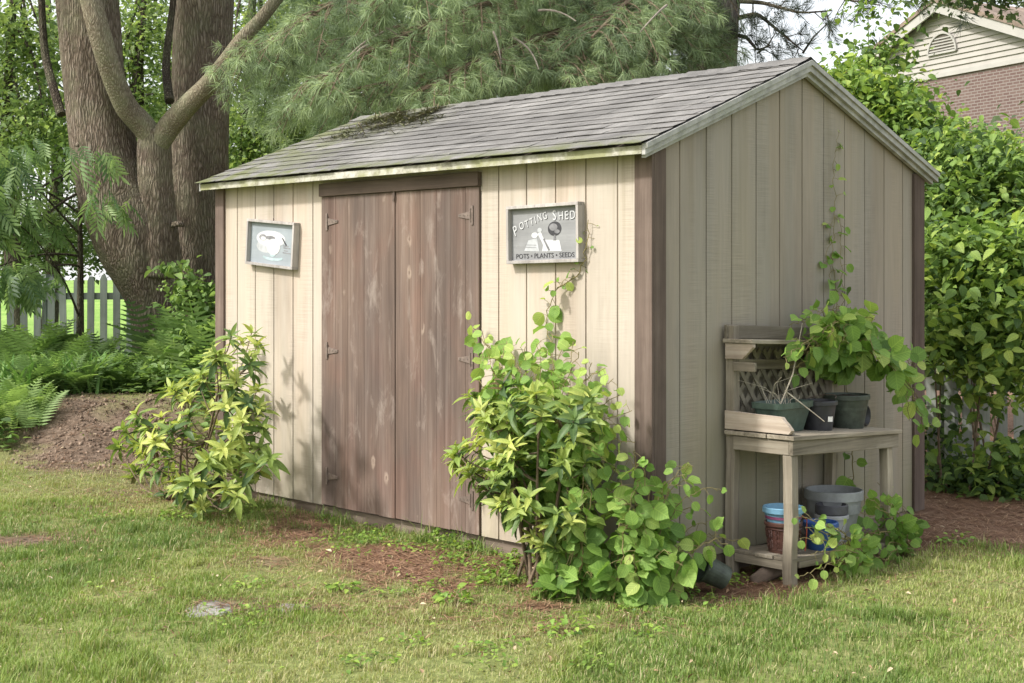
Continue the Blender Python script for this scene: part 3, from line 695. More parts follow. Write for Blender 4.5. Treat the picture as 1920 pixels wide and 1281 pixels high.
def build_signs():
    root, mp, poly = build_sign('wall_sign', 'grey framed sign lettered POTTING SHED on the wall right of the doors', (-.668, -.001, 1.566), .50, .292, R(.8), M['sign_panel'])
    # lettering on a rising arc, white with a dark offset
    for mat, du, dv, dd, nm in ((M['ink'], .0022, -.0022, .0190, 'letter_shadow'), (M['white'], 0, 0, .0198, 'lettering')):
        m = MB(); s = 'POTTING SHED'; us = [-.212, -.172, -.130, -.098, -.066, -.047, -.009, .03, .056, .096, .139, .174]
        for i, ch in enumerate(s):
            if ch == ' ': continue
            q = i/(len(s)-1); v = (.012+.075*math.sin(q*math.pi*.5)) if i < 8 else .064; rot = .40*(1-q) if i < 8 else .04
            sz = .075 if i == 0 else (.060 if i > 7 else .052)
            if i == 8: sz = .070
            tv, tf = text_verts(ch, sz); ca, sa = math.cos(rot), math.sin(rot)
            V = [mp(us[i]+du+x*.82*ca-y*sa, v+dv+x*.82*sa+y*ca-(.02 if i == 0 else 0), dd+z) for x, y, z in tv]; m.add(V, tf)
        m.build(nm, mat, root)
    m = MB(); tv, tf = text_verts('POTS \u2022 PLANTS \u2022 SEEDS', .034); wd = tv[:, 0].max()
    m.add([mp(-.205+x*.405/wd, -.120+y, .0192+z) for x, y, z in tv], tf); m.build('lettering', M['ink'], root)
    # picture of pots, a round topiary and a trowel
    poly([(-.145, -.082), (-.04, -.088), (-.055, -.02), (-.115, -.03)], .0010, M['offwhite'], 'painted_pot')
    poly([(-.02, -.088), (.115, -.09), (.10, -.035), (-.005, -.03)], .0012, M['white'], 'painted_pot')
    poly(ell(.068, .022, .046, .036), .0014, M['ink'], 'painted_topiary')
    poly(ell(.060, .030, .028, .018), .0018, M['midgrey'], 'painted_leaves')
    poly(ell(.085, .008, .018, .010), .0018, M['midgrey'], 'painted_leaves')
    poly([(.058, -.036), (.078, -.036), (.074, -.008), (.064, -.008)], .0016, M['midgrey'], 'painted_stem')
    poly([(-.05, .0), (-.028, .012), (-.01, -.02), (.028, -.085), (.008, -.09), (-.024, -.035)], .0016, M['white'], 'painted_trowel')
    poly([(-.012, -.028), (-.003, -.024), (.036, -.082), (.026, -.087)], .0020, M['midgrey'], 'painted_handle')
    poly(ell(-.07, -.006, .022, .014), .0018, M['white'], 'painted_flower'); poly(ell(-.035, .018, .016, .012), .0018, M['offwhite'], 'painted_flower')
    for v in (-.062, -.05): poly([(-.14, v), (-.06, v-.004), (-.06, v-.007), (-.14, v-.003)], .0016, M['midgrey'], 'painted_band')
    # small sign
    root, mp, poly = build_sign('wall_sign', 'small pale blue framed picture tilted on the wall left of the doors', (-3.02, -.001, 1.556), .51, .285, R(-4.6), M['sign_blue'])
    poly(ell(-.07, -.02, .10, .04), .0008, M['offwhite'], 'painted_shade'); poly(ell(-.02, .030, .155, .050), .0010, M['white'], 'painted_rim'); poly(ell(-.105, .034, .040, .020), .0014, M['midgrey'], 'painted_opening')
    poly(ell(-.10, .028, .028, .012), .0018, M['white'], 'painted_petal'); poly(ell(-.025, .036, .052, .012), .0018, M['midgrey'], 'painted_shadow')
    poly(ell(.012, -.018, .072, .050), .0020, M['white'], 'painted_bowl')
    poly([(.04, .06), (.075, .075), (.085, .02), (.07, -.03), (.05, -.01)], .0012, M['white'], 'painted_spout')
    poly([(.095, .045), (.112, .04), (.155, .0), (.145, -.006)], .0014, M['ink'], 'painted_handle')
    for v, a, b in ((-.002, .115, .17), (-.014, .118, .19), (-.03, .125, .165), (-.044, .115, .20)): poly([(a, v), (b, v-.002), (b, v-.008), (a, v-.006)], .0012, M['midgrey'], 'painted_line')
    poly(ell(.01, -.082, .11, .022, 190, 350, 16)+ell(.01, -.076, .10, .012, 350, 190, 16), .0012, M['teal'], 'painted_saucer')
    poly(ell(.008, -.066, .03, .014), .0014, M['teal'], 'painted_foot')
    m = MB(); m.tube([mp(0, .145, .02), mp(0.006, .152, .02), mp(.0, .156, .02)], .004, 6); m.build('hanger', M['latch'], root)
build_signs()

# ------------------------------------------------------------------ potting bench and its pots
SH = lambda y: -.042*(y-.55)
def shear(p): return (p[0], p[1], p[2]+SH(p[1]))
def build_bench():
    B = thing('potting_bench', 'weathered grey wooden potting bench with lattice back against the shed end wall', 'bench', (.22, 1.0, -.09))
    def bx(nm, mat, *boxes, bev=.003):
        m = MB()
        for a, b in boxes: m.box(a, b, random.random(), shear)
        return m.build(nm, M[mat], B, bevel=bev)
    # legs: two short in front, two tall behind
    def leg(x, y, w, z0, z1, mat):
        m = MB(); pts = [(x+.004*math.sin(5*k), y+.004*math.cos(4*k), z0+(z1-z0)*k/6) for k in range(7)]
        V = []; 
        for p in pts:
            for i, j in ((-1,-1),(1,-1),(1,1),(-1,1)): V.append(shear((p[0]+i*w/2, p[1]+j*w/2+.0, p[2])))
        F = [(k*4+i, k*4+(i+1) % 4, k*4+4+(i+1) % 4, k*4+4+i) for k in range(6) for i in range(4)]+[(24, 25, 26, 27)]
        m.add(V, F, random.random()); m.build('leg', M[mat], B, bevel=.004)
    leg(.388, .553, .052, -.16, .512, 'bench_z'); leg(.388, 1.405, .050, -.16, .512, 'bench_z')
    leg(.047, .560, .050, -.16, 1.115, 'bench_z'); leg(.047, 1.425, .050, -.16, 1.10, 'bench_z')
    bx('apron', 'bench_y', ((.396, .525, .513), (.420, 1.475, .583)))
    bx('apron', 'bench_x', ((.075, .526, .513), (.3955, .548, .580)))
    bx('apron', 'bench_x', ((.075, 1.440, .513), (.3955, 1.462, .580)))
    bx('tabletop', 'bench_y', ((.030, .515, .584), (.150, 1.49, .604)), ((.155, .512, .584), (.275, 1.485, .605)), ((.280, .515, .584), (.432, 1.492, .6045)))
    # ragged end board on the table's left edge
    m = MB(); P = [(.03, .612), (.40, .612), (.415, .63), (.395, .655), (.375, .672), (.36, .69), (.03, .70)]
    V = [shear((x, y, z)) for y in (.520, .545) for x, z in P]; k = len(P)
    m.add(V, [tuple(range(k)), tuple(range(2*k-1, k-1, -1))]+[(i, i+k, (i+1) % k+k, (i+1) % k) for i in range(k)], .7)
    m.build('end_board', M['bench_pale'], B)
    bx('ledger', 'bench_x', ((.075, .552, .606), (.40, .572, .626)))
    bx('top_shelf', 'bench_y', ((.022, .512, 1.030), (.200, 1.44, 1.050)))
    bx('back_board', 'bench_dark', ((.022, .525, 1.052), (.040, 1.44, 1.118)))
    bx('back_rail', 'bench_y', ((.024, .59, .900), (.046, 1.40, .950)))
    for y in (.522, 1.43):
        m = MB(); P = [(.03, 1.028), (.195, 1.028), (.195, 1.012), (.13, .952), (.03, .952)]
        V = [shear((x, yy, z)) for yy in (y, y+.022) for x, z in P]; k = len(P)
        m.add(V, [tuple(range(k)), tuple(range(2*k-1, k-1, -1))]+[(i, i+k, (i+1) % k+k, (i+1) % k) for i in range(k)], random.random())
        m.build('shelf_bracket', M['bench_pale'], B, bevel=.002)
    bx('bracket_rail', 'bench_x', ((.075, .526, .895), (.20, .546, .938)))
    # lattice of crossed slats
    m = MB(); y0, y1, z0, z1 = .59, 1.40, .61, 1.0
    for lay, sg in ((.030, 1), (.0375, -1)):
        for k in range(-6, 14):
            yb = y0+k*.092; p = [yb, z0]; q = [yb+sg*(z1-z0)*.8, z1]
            ts = sorted([0, 1]); t0, t1 = 0.0, 1.0; dyy = q[0]-p[0]
            for lim, s_ in ((y0, 1), (y1, -1)):
                a0 = (p[0]-lim)*s_; a1 = (q[0]-lim)*s_
                if a0 < 0 and a1 < 0: t0, t1 = 1, 0
                elif a0 < 0: t0 = max(t0, a0/(a0-a1))
                elif a1 < 0: t1 = min(t1, a0/(a0-a1))
            if t1-t0 > .08:
                P_ = np.array([lay, p[0]+dyy*t0, z0+(z1-z0)*t0]); Q_ = np.array([lay, p[0]+dyy*t1, z0+(z1-z0)*t1])
                m.bar(shear(P_), shear(Q_), .026, .006, (1, 0, 0), random.random())
    m.build('lattice', M['lattice'], B)
    bx('lower_shelf', 'bench_y', ((.075, .535, .012), (.19, 1.45, .030)), ((.197, .53, .012), (.30, 1.445, .031)), ((.306, .533, .012), (.412, 1.36, .030)))
    bx('shelf_rail', 'bench_y', ((.40, .588, -.018), (.416, 1.375, .0115)))
    bx('shelf_rail', 'bench_x', ((.075, .535, -.03), (.39, .553, .0115)))
build_bench()

def pot_profile(rt, rb, h, rim, lip=.012, bands=()):
    P = [(0.0005, 0), (rb, 0), (rb+(rt-rb)*.05, .004)]
    zr = h-rim
    P += [(rb+(rt-lip-rb)*.5, zr*.5), (rt-lip, zr), (rt, zr+.002), (rt, h-.004), (rt-.004, h), (rt-.010, h), (rt-.012-lip*.5, h*.55), (rb*.8, h*.5), (.0005, h*.5)]
    return P
def build_pots():
    ty = lambda y: .6055+SH(y)
    ly = lambda y: .0315+SH(y)
    def pot(name, label, x, y, z, rt, rb, h, rim, mat, group, soil=None, lip=.008):
        r = thing(name, label, 'flower pot', (x, y, z), group)
        m = MB(); m.lathe(pot_profile(rt, rb, h, rim, lip), (x, y, z), 40); m.build('pot_body', M[mat], r, smooth=False)
        for p in r.children[0].data.polygons: p.use_smooth = True
        e = r.children[0].modifiers.new('es', 'EDGE_SPLIT'); e.split_angle = R(38)
        if soil:
            s = MB(); s.lathe([(rt*.86, h*soil-.01), (rt*.86, h*soil), (rt*.4, h*soil+.012), (.0005, h*soil+.008)], (x, y, z), 24); s.build('soil', M['soil'], r)
        return r
    G1 = 'pots on the bench top'; G2 = 'pots on the lower bench shelf'
    # long planter with dry stalks
    r = thing('planter_box', 'dark green rectangular planter holding dead stalks on the bench top', 'planter', (.20, .76, ty(.76)), G1)
    m = MB(); V = []
    def ring(z, e, w, l):
        q = []
        for i in range(32):
            a = 2*math.pi*i/32; ca, sa = math.cos(a), math.sin(a)
            q.append((.20+(w+e)*math.copysign(abs(ca)**.3, ca), .76+(l+e)*math.copysign(abs(sa)**.3, sa), ty(.76)+z))
        return q
    rings = [ring(0, -.02, .075, .135), ring(.115, 0, .080, .148), ring(.117, .010, .080, .148), ring(.145, .012, .080, .148), ring(.145, .002, .080, .148), ring(.12, -.006, .080, .148)]
    for q in rings: V += q
    F = [(k*32+i, k*32+(i+1) % 32, k*32+32+(i+1) % 32, k*32+32+i) for k in range(5) for i in range(32)]+[tuple(range(31, -1, -1)), tuple(range(160, 192))]
    m.add(V, F); m.build('planter_body', M['pot_green'], r)
    m = MB()
    for k in range(17):
        a = np.array([.20+.06*rng.normal()*.6, .76+.10*(rng.random()*2-1), ty(.76)+.12]); h = .05+.16*rng.random()**2
        d = np.array([rng.normal()*.5, rng.normal()*.5, 1]); b = a+d*h*.6; c = b+(d+np.array([rng.normal()*.7, rng.normal()*.7, -.5]))*h*.5
        m.tube([a, b, c], [.0015, .0012, .0008], 5)
    a = np.array([.24, .66, ty(.7)+.10]); m.tube([a, a+np.array([.02, .10, .18]), a+np.array([-.06, .30, .42])], [.004, .0035, .002], 6)
    m.tube([a+np.array([0, .06, .1]), a+np.array([.10, .16, -.01]), a+np.array([.14, .19, -.05])], [.0035, .003, .002], 6)
    m.build('dry_stalks', M['dry'], r)
    r = pot('plant_pot', 'black plastic pot with a white tag on the bench top', .235, 1.015, ty(1.015), .098, .070, .148, .022, 'pot_black', G1, .86)
    tgp = np.array([.235, 1.015, ty(1.015)+.06]); dirv = unit(np.array([.75, -.62, 0])); sd = np.array([-dirv[1], dirv[0], 0]); m = MB()
    cpt = tgp+dirv*.089+sd*.035; m.add([cpt-sd*.012-UP*.012, cpt+sd*.012-UP*.012, cpt+sd*.012+UP*.014+dirv*.004, cpt-sd*.012+UP*.014+dirv*.004], [(0, 1, 2, 3)])
    m.build('pot_tag', M['tagw'], r)
    m = MB(); hp = [np.array([.235+.09*math.cos(a), 1.015+.09*math.sin(a), ty(1.015)+.15+.022*math.sin(a*1.0+.4)]) for a in np.linspace(.2, math.pi, 12)]; m.tube(hp, .002, 5); m.build('handle', M['latch'], r)
    pot('plant_pot', 'dark olive pot with a ribbed rim under the leafy vine on the bench top', .22, 1.305, ty(1.305), .118, .083, .172, .026, 'pot_olive', G1, .9)
    r = thing('plant_pot', 'black pot tipped on its side at the right end of the bench top', 'flower pot', (.28, 1.43, ty(1.43)), G1)
    m = MB(); m.lathe(pot_profile(.055, .04, .085, .014), (0, 0, 0), 24); v = np.concatenate(m.v); m.v = [np.array([.20+p[2]*.6, 1.42+p[0]*.7+p[2]*.35, ty(1.43)+.058+p[1]]) for p in v]; m.v = [np.array(m.v)]; m.build('pot_body', M['pot_black'], r)
    # lower shelf
    z = ly(.66); xb, yb = .27, .665
    r = pot('plant_pot', 'glossy brown embossed pot at the left of the lower shelf', xb, yb, z, .092, .070, .150, .020, 'pot_brown', G2)
    m = MB()
    for k in range(14):
        a = 2*math.pi*k/14; 
        for zz, rr in ((.035, .0745), (.055, .0775), (.085, .0815), (.105, .084)):
            m.tube([(xb+rr*math.cos(a+t), yb+rr*math.sin(a+t), z+zz+.012*math.sin(t*30)) for t in np.linspace(-.12, .12, 7)], .0028, 5)
    for zz, rr in ((.02, .0725), (.118, .0855)): m.tube([(xb+rr*math.cos(a), yb+rr*math.sin(a), z+zz) for a in np.linspace(0, 2*math.pi, 40)], .003, 5)
    m.build('embossing', M['pot_brown'], r)
    pot('plant_pot', 'purple pot nested inside the glossy brown pot', xb, yb, z+.080, .088, .066, .105, .022, 'pot_purple', G2)
    pot('plant_pot', 'sky blue pot topmost of the nested stack on the lower shelf', xb, yb, z+.118, .100, .070, .102, .028, 'pot_sky', G2)
    m = MB(); m.tube([(.345, .70, z+.185), (.37, .715, z+.16), (.365, .72, z+.09), (.36, .715, z+.01)], .003, 6); o = m.build('cord', M['red'], None, origin=(.36, .71, z)); tag(o, 'thin red cord hanging beside the nested pots', 'cord')
    pot('plant_pot', 'bright blue pot with a wide rim behind the front bench leg', .325, .90, ly(.9), .088, .062, .135, .024, 'pot_blue', G2)
    pot('plant_pot', 'small light grey pot beside the bright blue pot', .27, 1.085, ly(1.085), .085, .055, .150, .02, 'pot_greylight', G2)
    pot('plant_pot', 'dark slate pot nested in the small light grey pot', .27, 1.085, ly(1.085)+.055, .082, .06, .145, .045, 'pot_slate', G2)
    pot('plant_pot', 'largest grey planter at the back of the lower shelf', .18, 1.245, ly(1.245), .150, .095, .255, .048, 'pot_grey', G2, .8, .010)
    g = UX(1352, 1088, .26)
    r = thing('plant_pot', 'dark green pot lying on the ground left of the bench', 'flower pot', (g[0], g[1], H(g[0], g[1])))
    m = MB(); m.lathe(pot_profile(.075, .055, .13, .018), (0, 0, 0), 28); v = np.concatenate(m.v); rm = np.array(Euler((R(62), 0, R(-30))).to_matrix())
    m.v = [v@rm.T+np.array([g[0], g[1]+.03, H(g[0], g[1])+.072])]; m.build('pot_body', M['pot_olive'], r)
    # rotten log under the bench
    pts = [(.22, .48, -.10), (.25, .62, -.055), (.24, .78, -.045), (.2, .95, -.06), (.16, 1.1, -.08)]
    m = MB(); m.tube(pts, [.03, .042, .045, .042, .03], 14, disp=lambda th, L: .18*np.sin(3*th+L*9)+.1*np.sin(7*th)); o = m.build('rotten_log', M['log'], None, smooth=True, origin=(.22, .75, -.09)); tag(o, 'short dark rotten log lying under the bench', 'log')
build_pots()

# ------------------------------------------------------------------ leaf templates
LO = (np.array([(0,0,0), (-.30,.42,.07), (0,1,-.12), (.30,.42,.07), (0, .45, 0)]), [(0, 4, 1), (1, 4, 2), (0, 3, 4), (3, 2, 4)])
def leaf_grid(width, n=5, bend=-.2, fold=.10, wave=.0, blunt=1.0):
    V = []; F = []
    for i in range(n+1):
        t = i/n; w = width(t); z = bend*t*t
        V += [(-w, t, z+fold*w*2+wave*math.sin(t*9)), (0, t, z), (w, t, z+fold*w*2+wave*math.sin(t*9+1))]
    for i in range(n): a = i*3; F += [(a, a+1, a+4, a+3), (a+1, a+2, a+5, a+4)]
    return np.array(V), F
ROUND = leaf_grid(lambda t: max(.004, .44*math.sqrt(max(0, 1-((t-.46)/.48)**2))**.9) if t < .90 else .13*(1-t)/.10+.003, 10, -.22, .14, .03)
LANCE = leaf_grid(lambda t: .165*math.sin(math.pi*min(1, t**.8))**.8+.006, 6, -.30, .16)
LANCES = [leaf_grid(lambda t, k=k: (.15+.02*k)*math.sin(math.pi*min(1, t**(.75+.06*k)))**.8+.006, 6, (-.12, -.38, -.62)[k], (.10, .22, .30)[k], (.0, .02, .035)[k]) for k in range(3)]
OVATE = leaf_grid(lambda t: .30*math.sin(math.pi*t**.72)**.9+.004, 5, -.22, .14)
def compound(pairs=5, ll=.42, droop=-.35):
    v0, f0 = leaf_grid(lambda t: .13*math.sin(math.pi*t**.8)+.004, 3, -.3, .1); V = []; F = []
    for i in range(pairs*2+1):
        k = i//2; t = .22+.78*k/pairs; sd = -1 if i % 2 else 1
        if i == pairs*2: a, t = 0, 1.0
        else: a = sd*R(58-18*t)
        s = ll*(1-.35*abs(t-.6)); ca, sa = math.cos(a), math.sin(a); b = len(V)
        for x, y, z in v0*s: V.append((x*ca+y*sa, t*1.0-x*sa*1+y*ca, droop*t*t+z-.25*y))
        F += [tuple(q+b for q in f) for f in f0]
    b = len(V); n = 5
    for i in range(n): t = i/(n-1); V += [(-.008, t, droop*t*t), (.008, t, droop*t*t)]
    F += [(b+2*i, b+2*i+1, b+2*i+3, b+2*i+2) for i in range(n-1)]
    return np.array(V), F
COMP = compound()
for _t in (ROUND, OVATE, LANCE, *LANCES): VEIN[id(_t[1])] = _t[0]
def frond(n=15):
    V = []; F = []; cz = lambda t: .55*t-.75*t*t
    for i in range(n):
        t = .10+.9*i/n; L = .30*math.sin(math.pi*(t**.75))**.8+.012; w = .030*(1-.5*t)+.004; z = cz(t)
        for sd in (-1, 1):
            b = len(V); V += [(0, t-w*.5, z), (sd*L*.5, t+.10*L-w*.75, z-.03*L), (sd*L, t+.30*L, z-.18*L), (sd*L*.5, t+.10*L+w*.75, z-.03*L), (0, t+w*.5, z)]
            F += [(b, b+1, b+3, b+4), (b+1, b+2, b+3)]
    b = len(V)
    for i in range(7): t = i/6; V += [(-.006, t, cz(t)-.002), (.006, t, cz(t)-.002)]
    F += [(b+2*i, b+2*i+1, b+2*i+3, b+2*i+2) for i in range(6)]
    return np.array(V), F
FROND = frond()
def tuft(n=34, seed=1, spread=1.15, w=.011):
    g = np.random.default_rng(seed); V = []; F = []
    for i in range(n):
        az = g.random()*2*math.pi; el = spread*(g.random()**.7); L = .72+.28*g.random(); st = .35*g.random()
        d = np.array([math.sin(el)*math.cos(az), math.cos(el), math.sin(el)*math.sin(az)]); s = unit(np.cross(d, g.normal(size=3)))
        p = np.array([0, st-.2, 0]); q = p+d*L*.6+np.array([0, 0, -.05]); e = p+d*L+np.array([0, 0, -.20]); b = len(V)
        V += [p-s*w, p+s*w, q+s*w, q-s*w, e]; F += [(b, b+1, b+2, b+3), (b+3, b+2, b+4)]
    return np.array(V), F
TUFTS = [tuft(30, k) for k in range(3)]

def px_poly_sample(poly, n):
    """n random image points inside a polygon given in photo pixels"""
    P = np.array(poly, float); out = []
    lo, hi = P.min(0), P.max(0)
    while len(out) < n:
        q = lo+(hi-lo)*rng.random(2); c = False; j = len(P)-1
        for i in range(len(P)):
            if (P[i, 1] > q[1]) != (P[j, 1] > q[1]) and q[0] < (P[j, 0]-P[i, 0])*(q[1]-P[i, 1])/(P[j, 1]-P[i, 1])+P[i, 0]: c = not c
            j = i
        if c: out.append(q)
    return np.array(out)
def bez(a, b, c, n=7):
    t = np.linspace(0, 1, n)[:, None]; return (1-t)**2*a+2*t*(1-t)*b+t*t*c

# ------------------------------------------------------------------ rhododendrons
def rhododendron(label, base, pts, fresh, leafL, nst=7):
    root = thing('rhododendron', label, 'shrub', tuple(base))
    P = []; Fd = []; Nn = []; S = []; Rn = []; st = MB()
    stems = [base+np.array([.10*rng.normal(), .07*rng.normal(), 0]) for _ in range(nst)]
    cen = np.mean(pts, 0)
    # main stems rise, side stems branch from them
    mains = []
    order = np.argsort(-pts[:, 2])
    for k in range(nst):
        tgt = pts[order[k*len(pts)//(nst*2)]]*.75+np.array([cen[0], cen[1], tgt_z(base, pts)])*.25
        mid = (stems[k]+tgt)/2+np.array([.06*rng.normal(), .06*rng.normal(), .05])
        c = bez(stems[k], mid, tgt, 12); mains.append(c); st.tube(c, np.linspace(.010, .004, 12), 7, rng.random())
    allm = np.concatenate(mains)
    for q in pts:
        cand = allm[allm[:, 2] < q[2]-.02]
        if len(cand) == 0: cand = allm
        d = np.linalg.norm((cand-q)*np.array([1, 1, .7]), axis=1); a = cand[np.argmin(d+.08*rng.random(len(cand)))]
        mid = a*.45+q*.55+np.array([0, 0, -.25*np.linalg.norm((q-a)[:2])-.01]); c = bez(a, mid, q, 6)
        st.tube(c, np.linspace(.0045, .003, 6), 5, rng.random())
        ax = unit(unit(c[-1]-c[-2])*.6+np.array([0, 0, .6])+unit(np.array([q[0]-cen[0], -abs(q[1]-cen[1])-.2, 0]))*.35)
        u = unit(np.cross(ax, rng.normal(size=3))); v = np.cross(ax, u)
        fr = np.clip(fresh(q)+.15*rng.normal(), 0, 1)
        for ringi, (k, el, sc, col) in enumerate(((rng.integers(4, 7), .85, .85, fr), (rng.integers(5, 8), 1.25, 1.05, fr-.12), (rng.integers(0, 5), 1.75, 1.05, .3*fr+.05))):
            ph = rng.random()*6.28
            for j in range(k):
                az = ph+2*math.pi*j/k+.25*rng.normal(); e = el+.18*rng.normal()
                d = math.cos(e)*ax+math.sin(e)*(math.cos(az)*u+math.sin(az)*v)
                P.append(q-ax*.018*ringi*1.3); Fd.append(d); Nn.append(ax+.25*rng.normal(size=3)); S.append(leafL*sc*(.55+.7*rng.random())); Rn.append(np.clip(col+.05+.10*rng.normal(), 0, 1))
    st.build('stems', M['twig'], root)
    P, Fd, Nn, S, Rn = map(np.array, (P, Fd, Nn, S, Rn)); kind = rng.integers(0, 3, len(P))
    V = np.concatenate([place(LANCES[k][0], P[kind == k], Fd[kind == k], Nn[kind == k], S[kind == k]) for k in range(3)])
    fast_mesh('foliage', V, LANCES[0][1], np.concatenate([Rn[kind == k] for k in range(3)]), M['rhodo'], root, True)
    return root
def tgt_z(base, pts): return base[2]+.6*(pts[:, 2].max()-base[2])

polyL = [(462,600),(480,640),(492,700),(508,760),(515,850),(505,880),(470,900),(440,935),(395,958),(330,950),(290,915),(240,890),(212,810),(260,765),(300,735),(340,700),(385,660),(420,640),(440,610)]
pp = px_poly_sample(polyL, 118)
ptsL = np.array([UY(a, b, -.10-.75*rng.random()) for a, b in pp]); ptsL = ptsL[ptsL[:, 2] > -.02]
rhododendron('yellow green rhododendron at the left corner of the shed', np.array([-3.42, -.42, H(-3.42, -.42)]), ptsL, lambda q: .42+.55*rng.random()+.15*(q[2]-.5), .090)
polyR = [(885,740),(940,720),(1040,740),(1110,740),(1130,800),(1140,860),(1110,920),(1080,1000),(1050,1060),(1010,1040),(960,985),(915,945),(870,895),(845,850),(885,830),(900,790)]
pp = px_poly_sample(polyR, 125)
pp = np.concatenate([pp, np.array([(858,850),(880,740),(905,745),(930,800),(940,940),(960,800),(1040,800),(925,885)])])
ptsR = np.array([UY(a, b, -.08-.55*rng.random()) for a, b in pp]); ptsR = ptsR[ptsR[:, 2] > .05]
rhododendron('tall rhododendron with narrow leaf whorls right of the shed doors', np.array([-.42, -.30, H(-.42, -.3)]), ptsR, lambda q: .35+.6*rng.random(), .086, 15)

# ------------------------------------------------------------------ round-leaved climbers
def climber(name, label, cat, base, lines, leafL, face, mat='round', fresh=.55, gap=.05, tmpl=ROUND, stemr=.0035, loose=.04, group=None, stem_mat='vine_stem'):
    """lines: list of 3-D polylines; leaves alternate along each, facing roughly the direction 'face'"""
    root = thing(name, label, cat, tuple(base), group); st = MB(); P = []; Fd = []; Nn = []; S = []; Rn = []
    for ln in lines:
        ls = 1.0
        if isinstance(ln, tuple): ln, ls = ln
        ln = np.asarray(ln, float); seg = np.linalg.norm(np.diff(ln, axis=0), axis=1); L = seg.sum(); n = max(4, int(L/.03))
        cum = np.concatenate([[0], np.cumsum(seg)]); s = np.linspace(0, L, n); c = np.stack([np.interp(s, cum, ln[:, i]) for i in range(3)], -1)
        for it in range(2): c[1:-1] = (c[:-2]+c[1:-1]*2+c[2:])/4
        c[1:-1] += .006*rng.normal(size=(n-2, 3)); st.tube(c, np.linspace(stemr, stemr*.5, n), 6, rng.random())
        k = max(2, int(L/gap)); 
        for j in range(k):
            t = (j+.6)/k*L*.999; p = np.array([np.interp(t, s, c[:, i]) for i in range(3)]); tg = unit(np.array([np.interp(min(t+.02, L), s, c[:, i])-np.interp(max(t-.02, 0), s, c[:, i]) for i in range(3)]))
            sd = unit(np.cross(tg, face))*(1 if j % 2 else -1)
            d = unit(sd*.9+tg*.35+np.array([0, 0, -.35])+np.asarray(face)*.25+.3*rng.normal(size=3)); pet = .02+.02*rng.random()
            q = p+d*pet*.9+loose*.5*rng.normal(size=3)*np.array([1, 1, .6]); st.tube([p, p*.5+q*.5+np.array([0, 0, .004]), q], .0012, 4, .8)
            P.append(q); Fd.append(unit(d+np.array([0, 0, -.22])+.3*rng.normal(size=3))); Nn.append(unit(np.asarray(face)*.7+np.array([0, 0, .85])+.5*rng.normal(size=3)))
            S.append(ls*leafL*(.38+.75*rng.random()**.8)*(1-.45*(t/L)**3)); Rn.append(np.clip(fresh+.30*(t/L-.5)+.2*rng.normal(), 0, 1))
    st.build('stems', M[stem_mat], root)
    fast_mesh('foliage', place(tmpl[0], np.array(P), np.array(Fd), np.array(Nn), np.array(S)), tmpl[1], np.array(Rn), M[mat], root, True)
    return root
FY = np.array([.15, -1, 0]); FX = np.array([1, -.35, 0])
# vine over the top of the right-hand rhododendron, with a shoot reaching the sign
b0 = np.array([-.55, -.22, H(-.55, -.22)]); lines = []
ends = [(905,620),(925,660),(950,640),(985,650),(1000,690),(1015,640),(1035,625),(1060,640),(1085,660),(1110,680),(1135,690),(1150,710),(1165,740),(900,700),(955,700),(1090,720),(1060,690),(1010,720),(1120,740),(970,680),(1180,800),(1190,830),(1150,780),(1165,850),(1120,800),(1100,770),(930,720),(945,650),(1040,680),(1075,640),(1000,670),(890,640),(1130,860),(1185,770)]
for a, b in ends:
    e = UY(a, b, -.10-.30*rng.random()); m_ = UY(1040+.35*(a-1040)+25*rng.normal(), 830+30*rng.normal(), -.25-.15*rng.random()); m2 = m_*.4+e*.6+np.array([.03*rng.normal(), -.03, .05])
    lines.append([b0+np.array([.08*rng.normal(), .05*rng.normal(), .3]), m_, m2, e])
lines.append([UY(1030, 760, -.2), UY(1032, 640, -.08), UY(1022, 600, -.03), UY(1038, 560, -.03), UY(1045, 540, -.04), UY(1062, 522, -.05)])
lines.append(([UY(1045, 540, -.03), UY(1090, 512, -.012), UY(1106, 450, -.02), UY(1103, 412, -.02)], .42))
lines.append([UY(940, 690, -.2), UY(915, 650, -.12), UY(895, 622, -.10), UY(882, 612, -.08)])
climber('climbing_vine', 'bright round-leaved vine climbing over the rhododendron below the lettered sign', 'vine', b0, lines, .092, FY, fresh=.66, gap=.034)
# leafy sprawl of the same kind round the corner
b1 = np.array([.12, -.22, H(.12, -.22)]); lines = []
ends = [(1100,905),(1130,920),(1150,880),(1185,930),(1160,990),(1200,900),(1205,980),(1230,940),(1255,925),(1265,985),(1285,890),(1300,900),(1310,955),(1325,985),(1340,1010),(1365,1020),(1380,1015),(1280,1060),(1240,1085),(1200,1095),(1160,1085),(1130,1060),(1110,1010),(1180,1050),(1305,1040),(1300,875),(1345,920),(1220,1020),(1255,1040),(1140,960),(1095,960),(1070,1075),(1175,860),(1190,845),(1270,1085),(1215,1070),(1090,930),(1110,1080),(1130,1030),(1060,1040),(1080,1000),(1150,1020),(1170,1060),(1160,940),(1195,870),(1100,870),(1125,840),(1045,985),(1065,1010),(1085,1040),(1100,1055),(1030,1050),(1055,1080),(1110,985),(1120,1070),(1095,1085),(1150,1085),(1075,930),(1105,900),(1180,1095)]
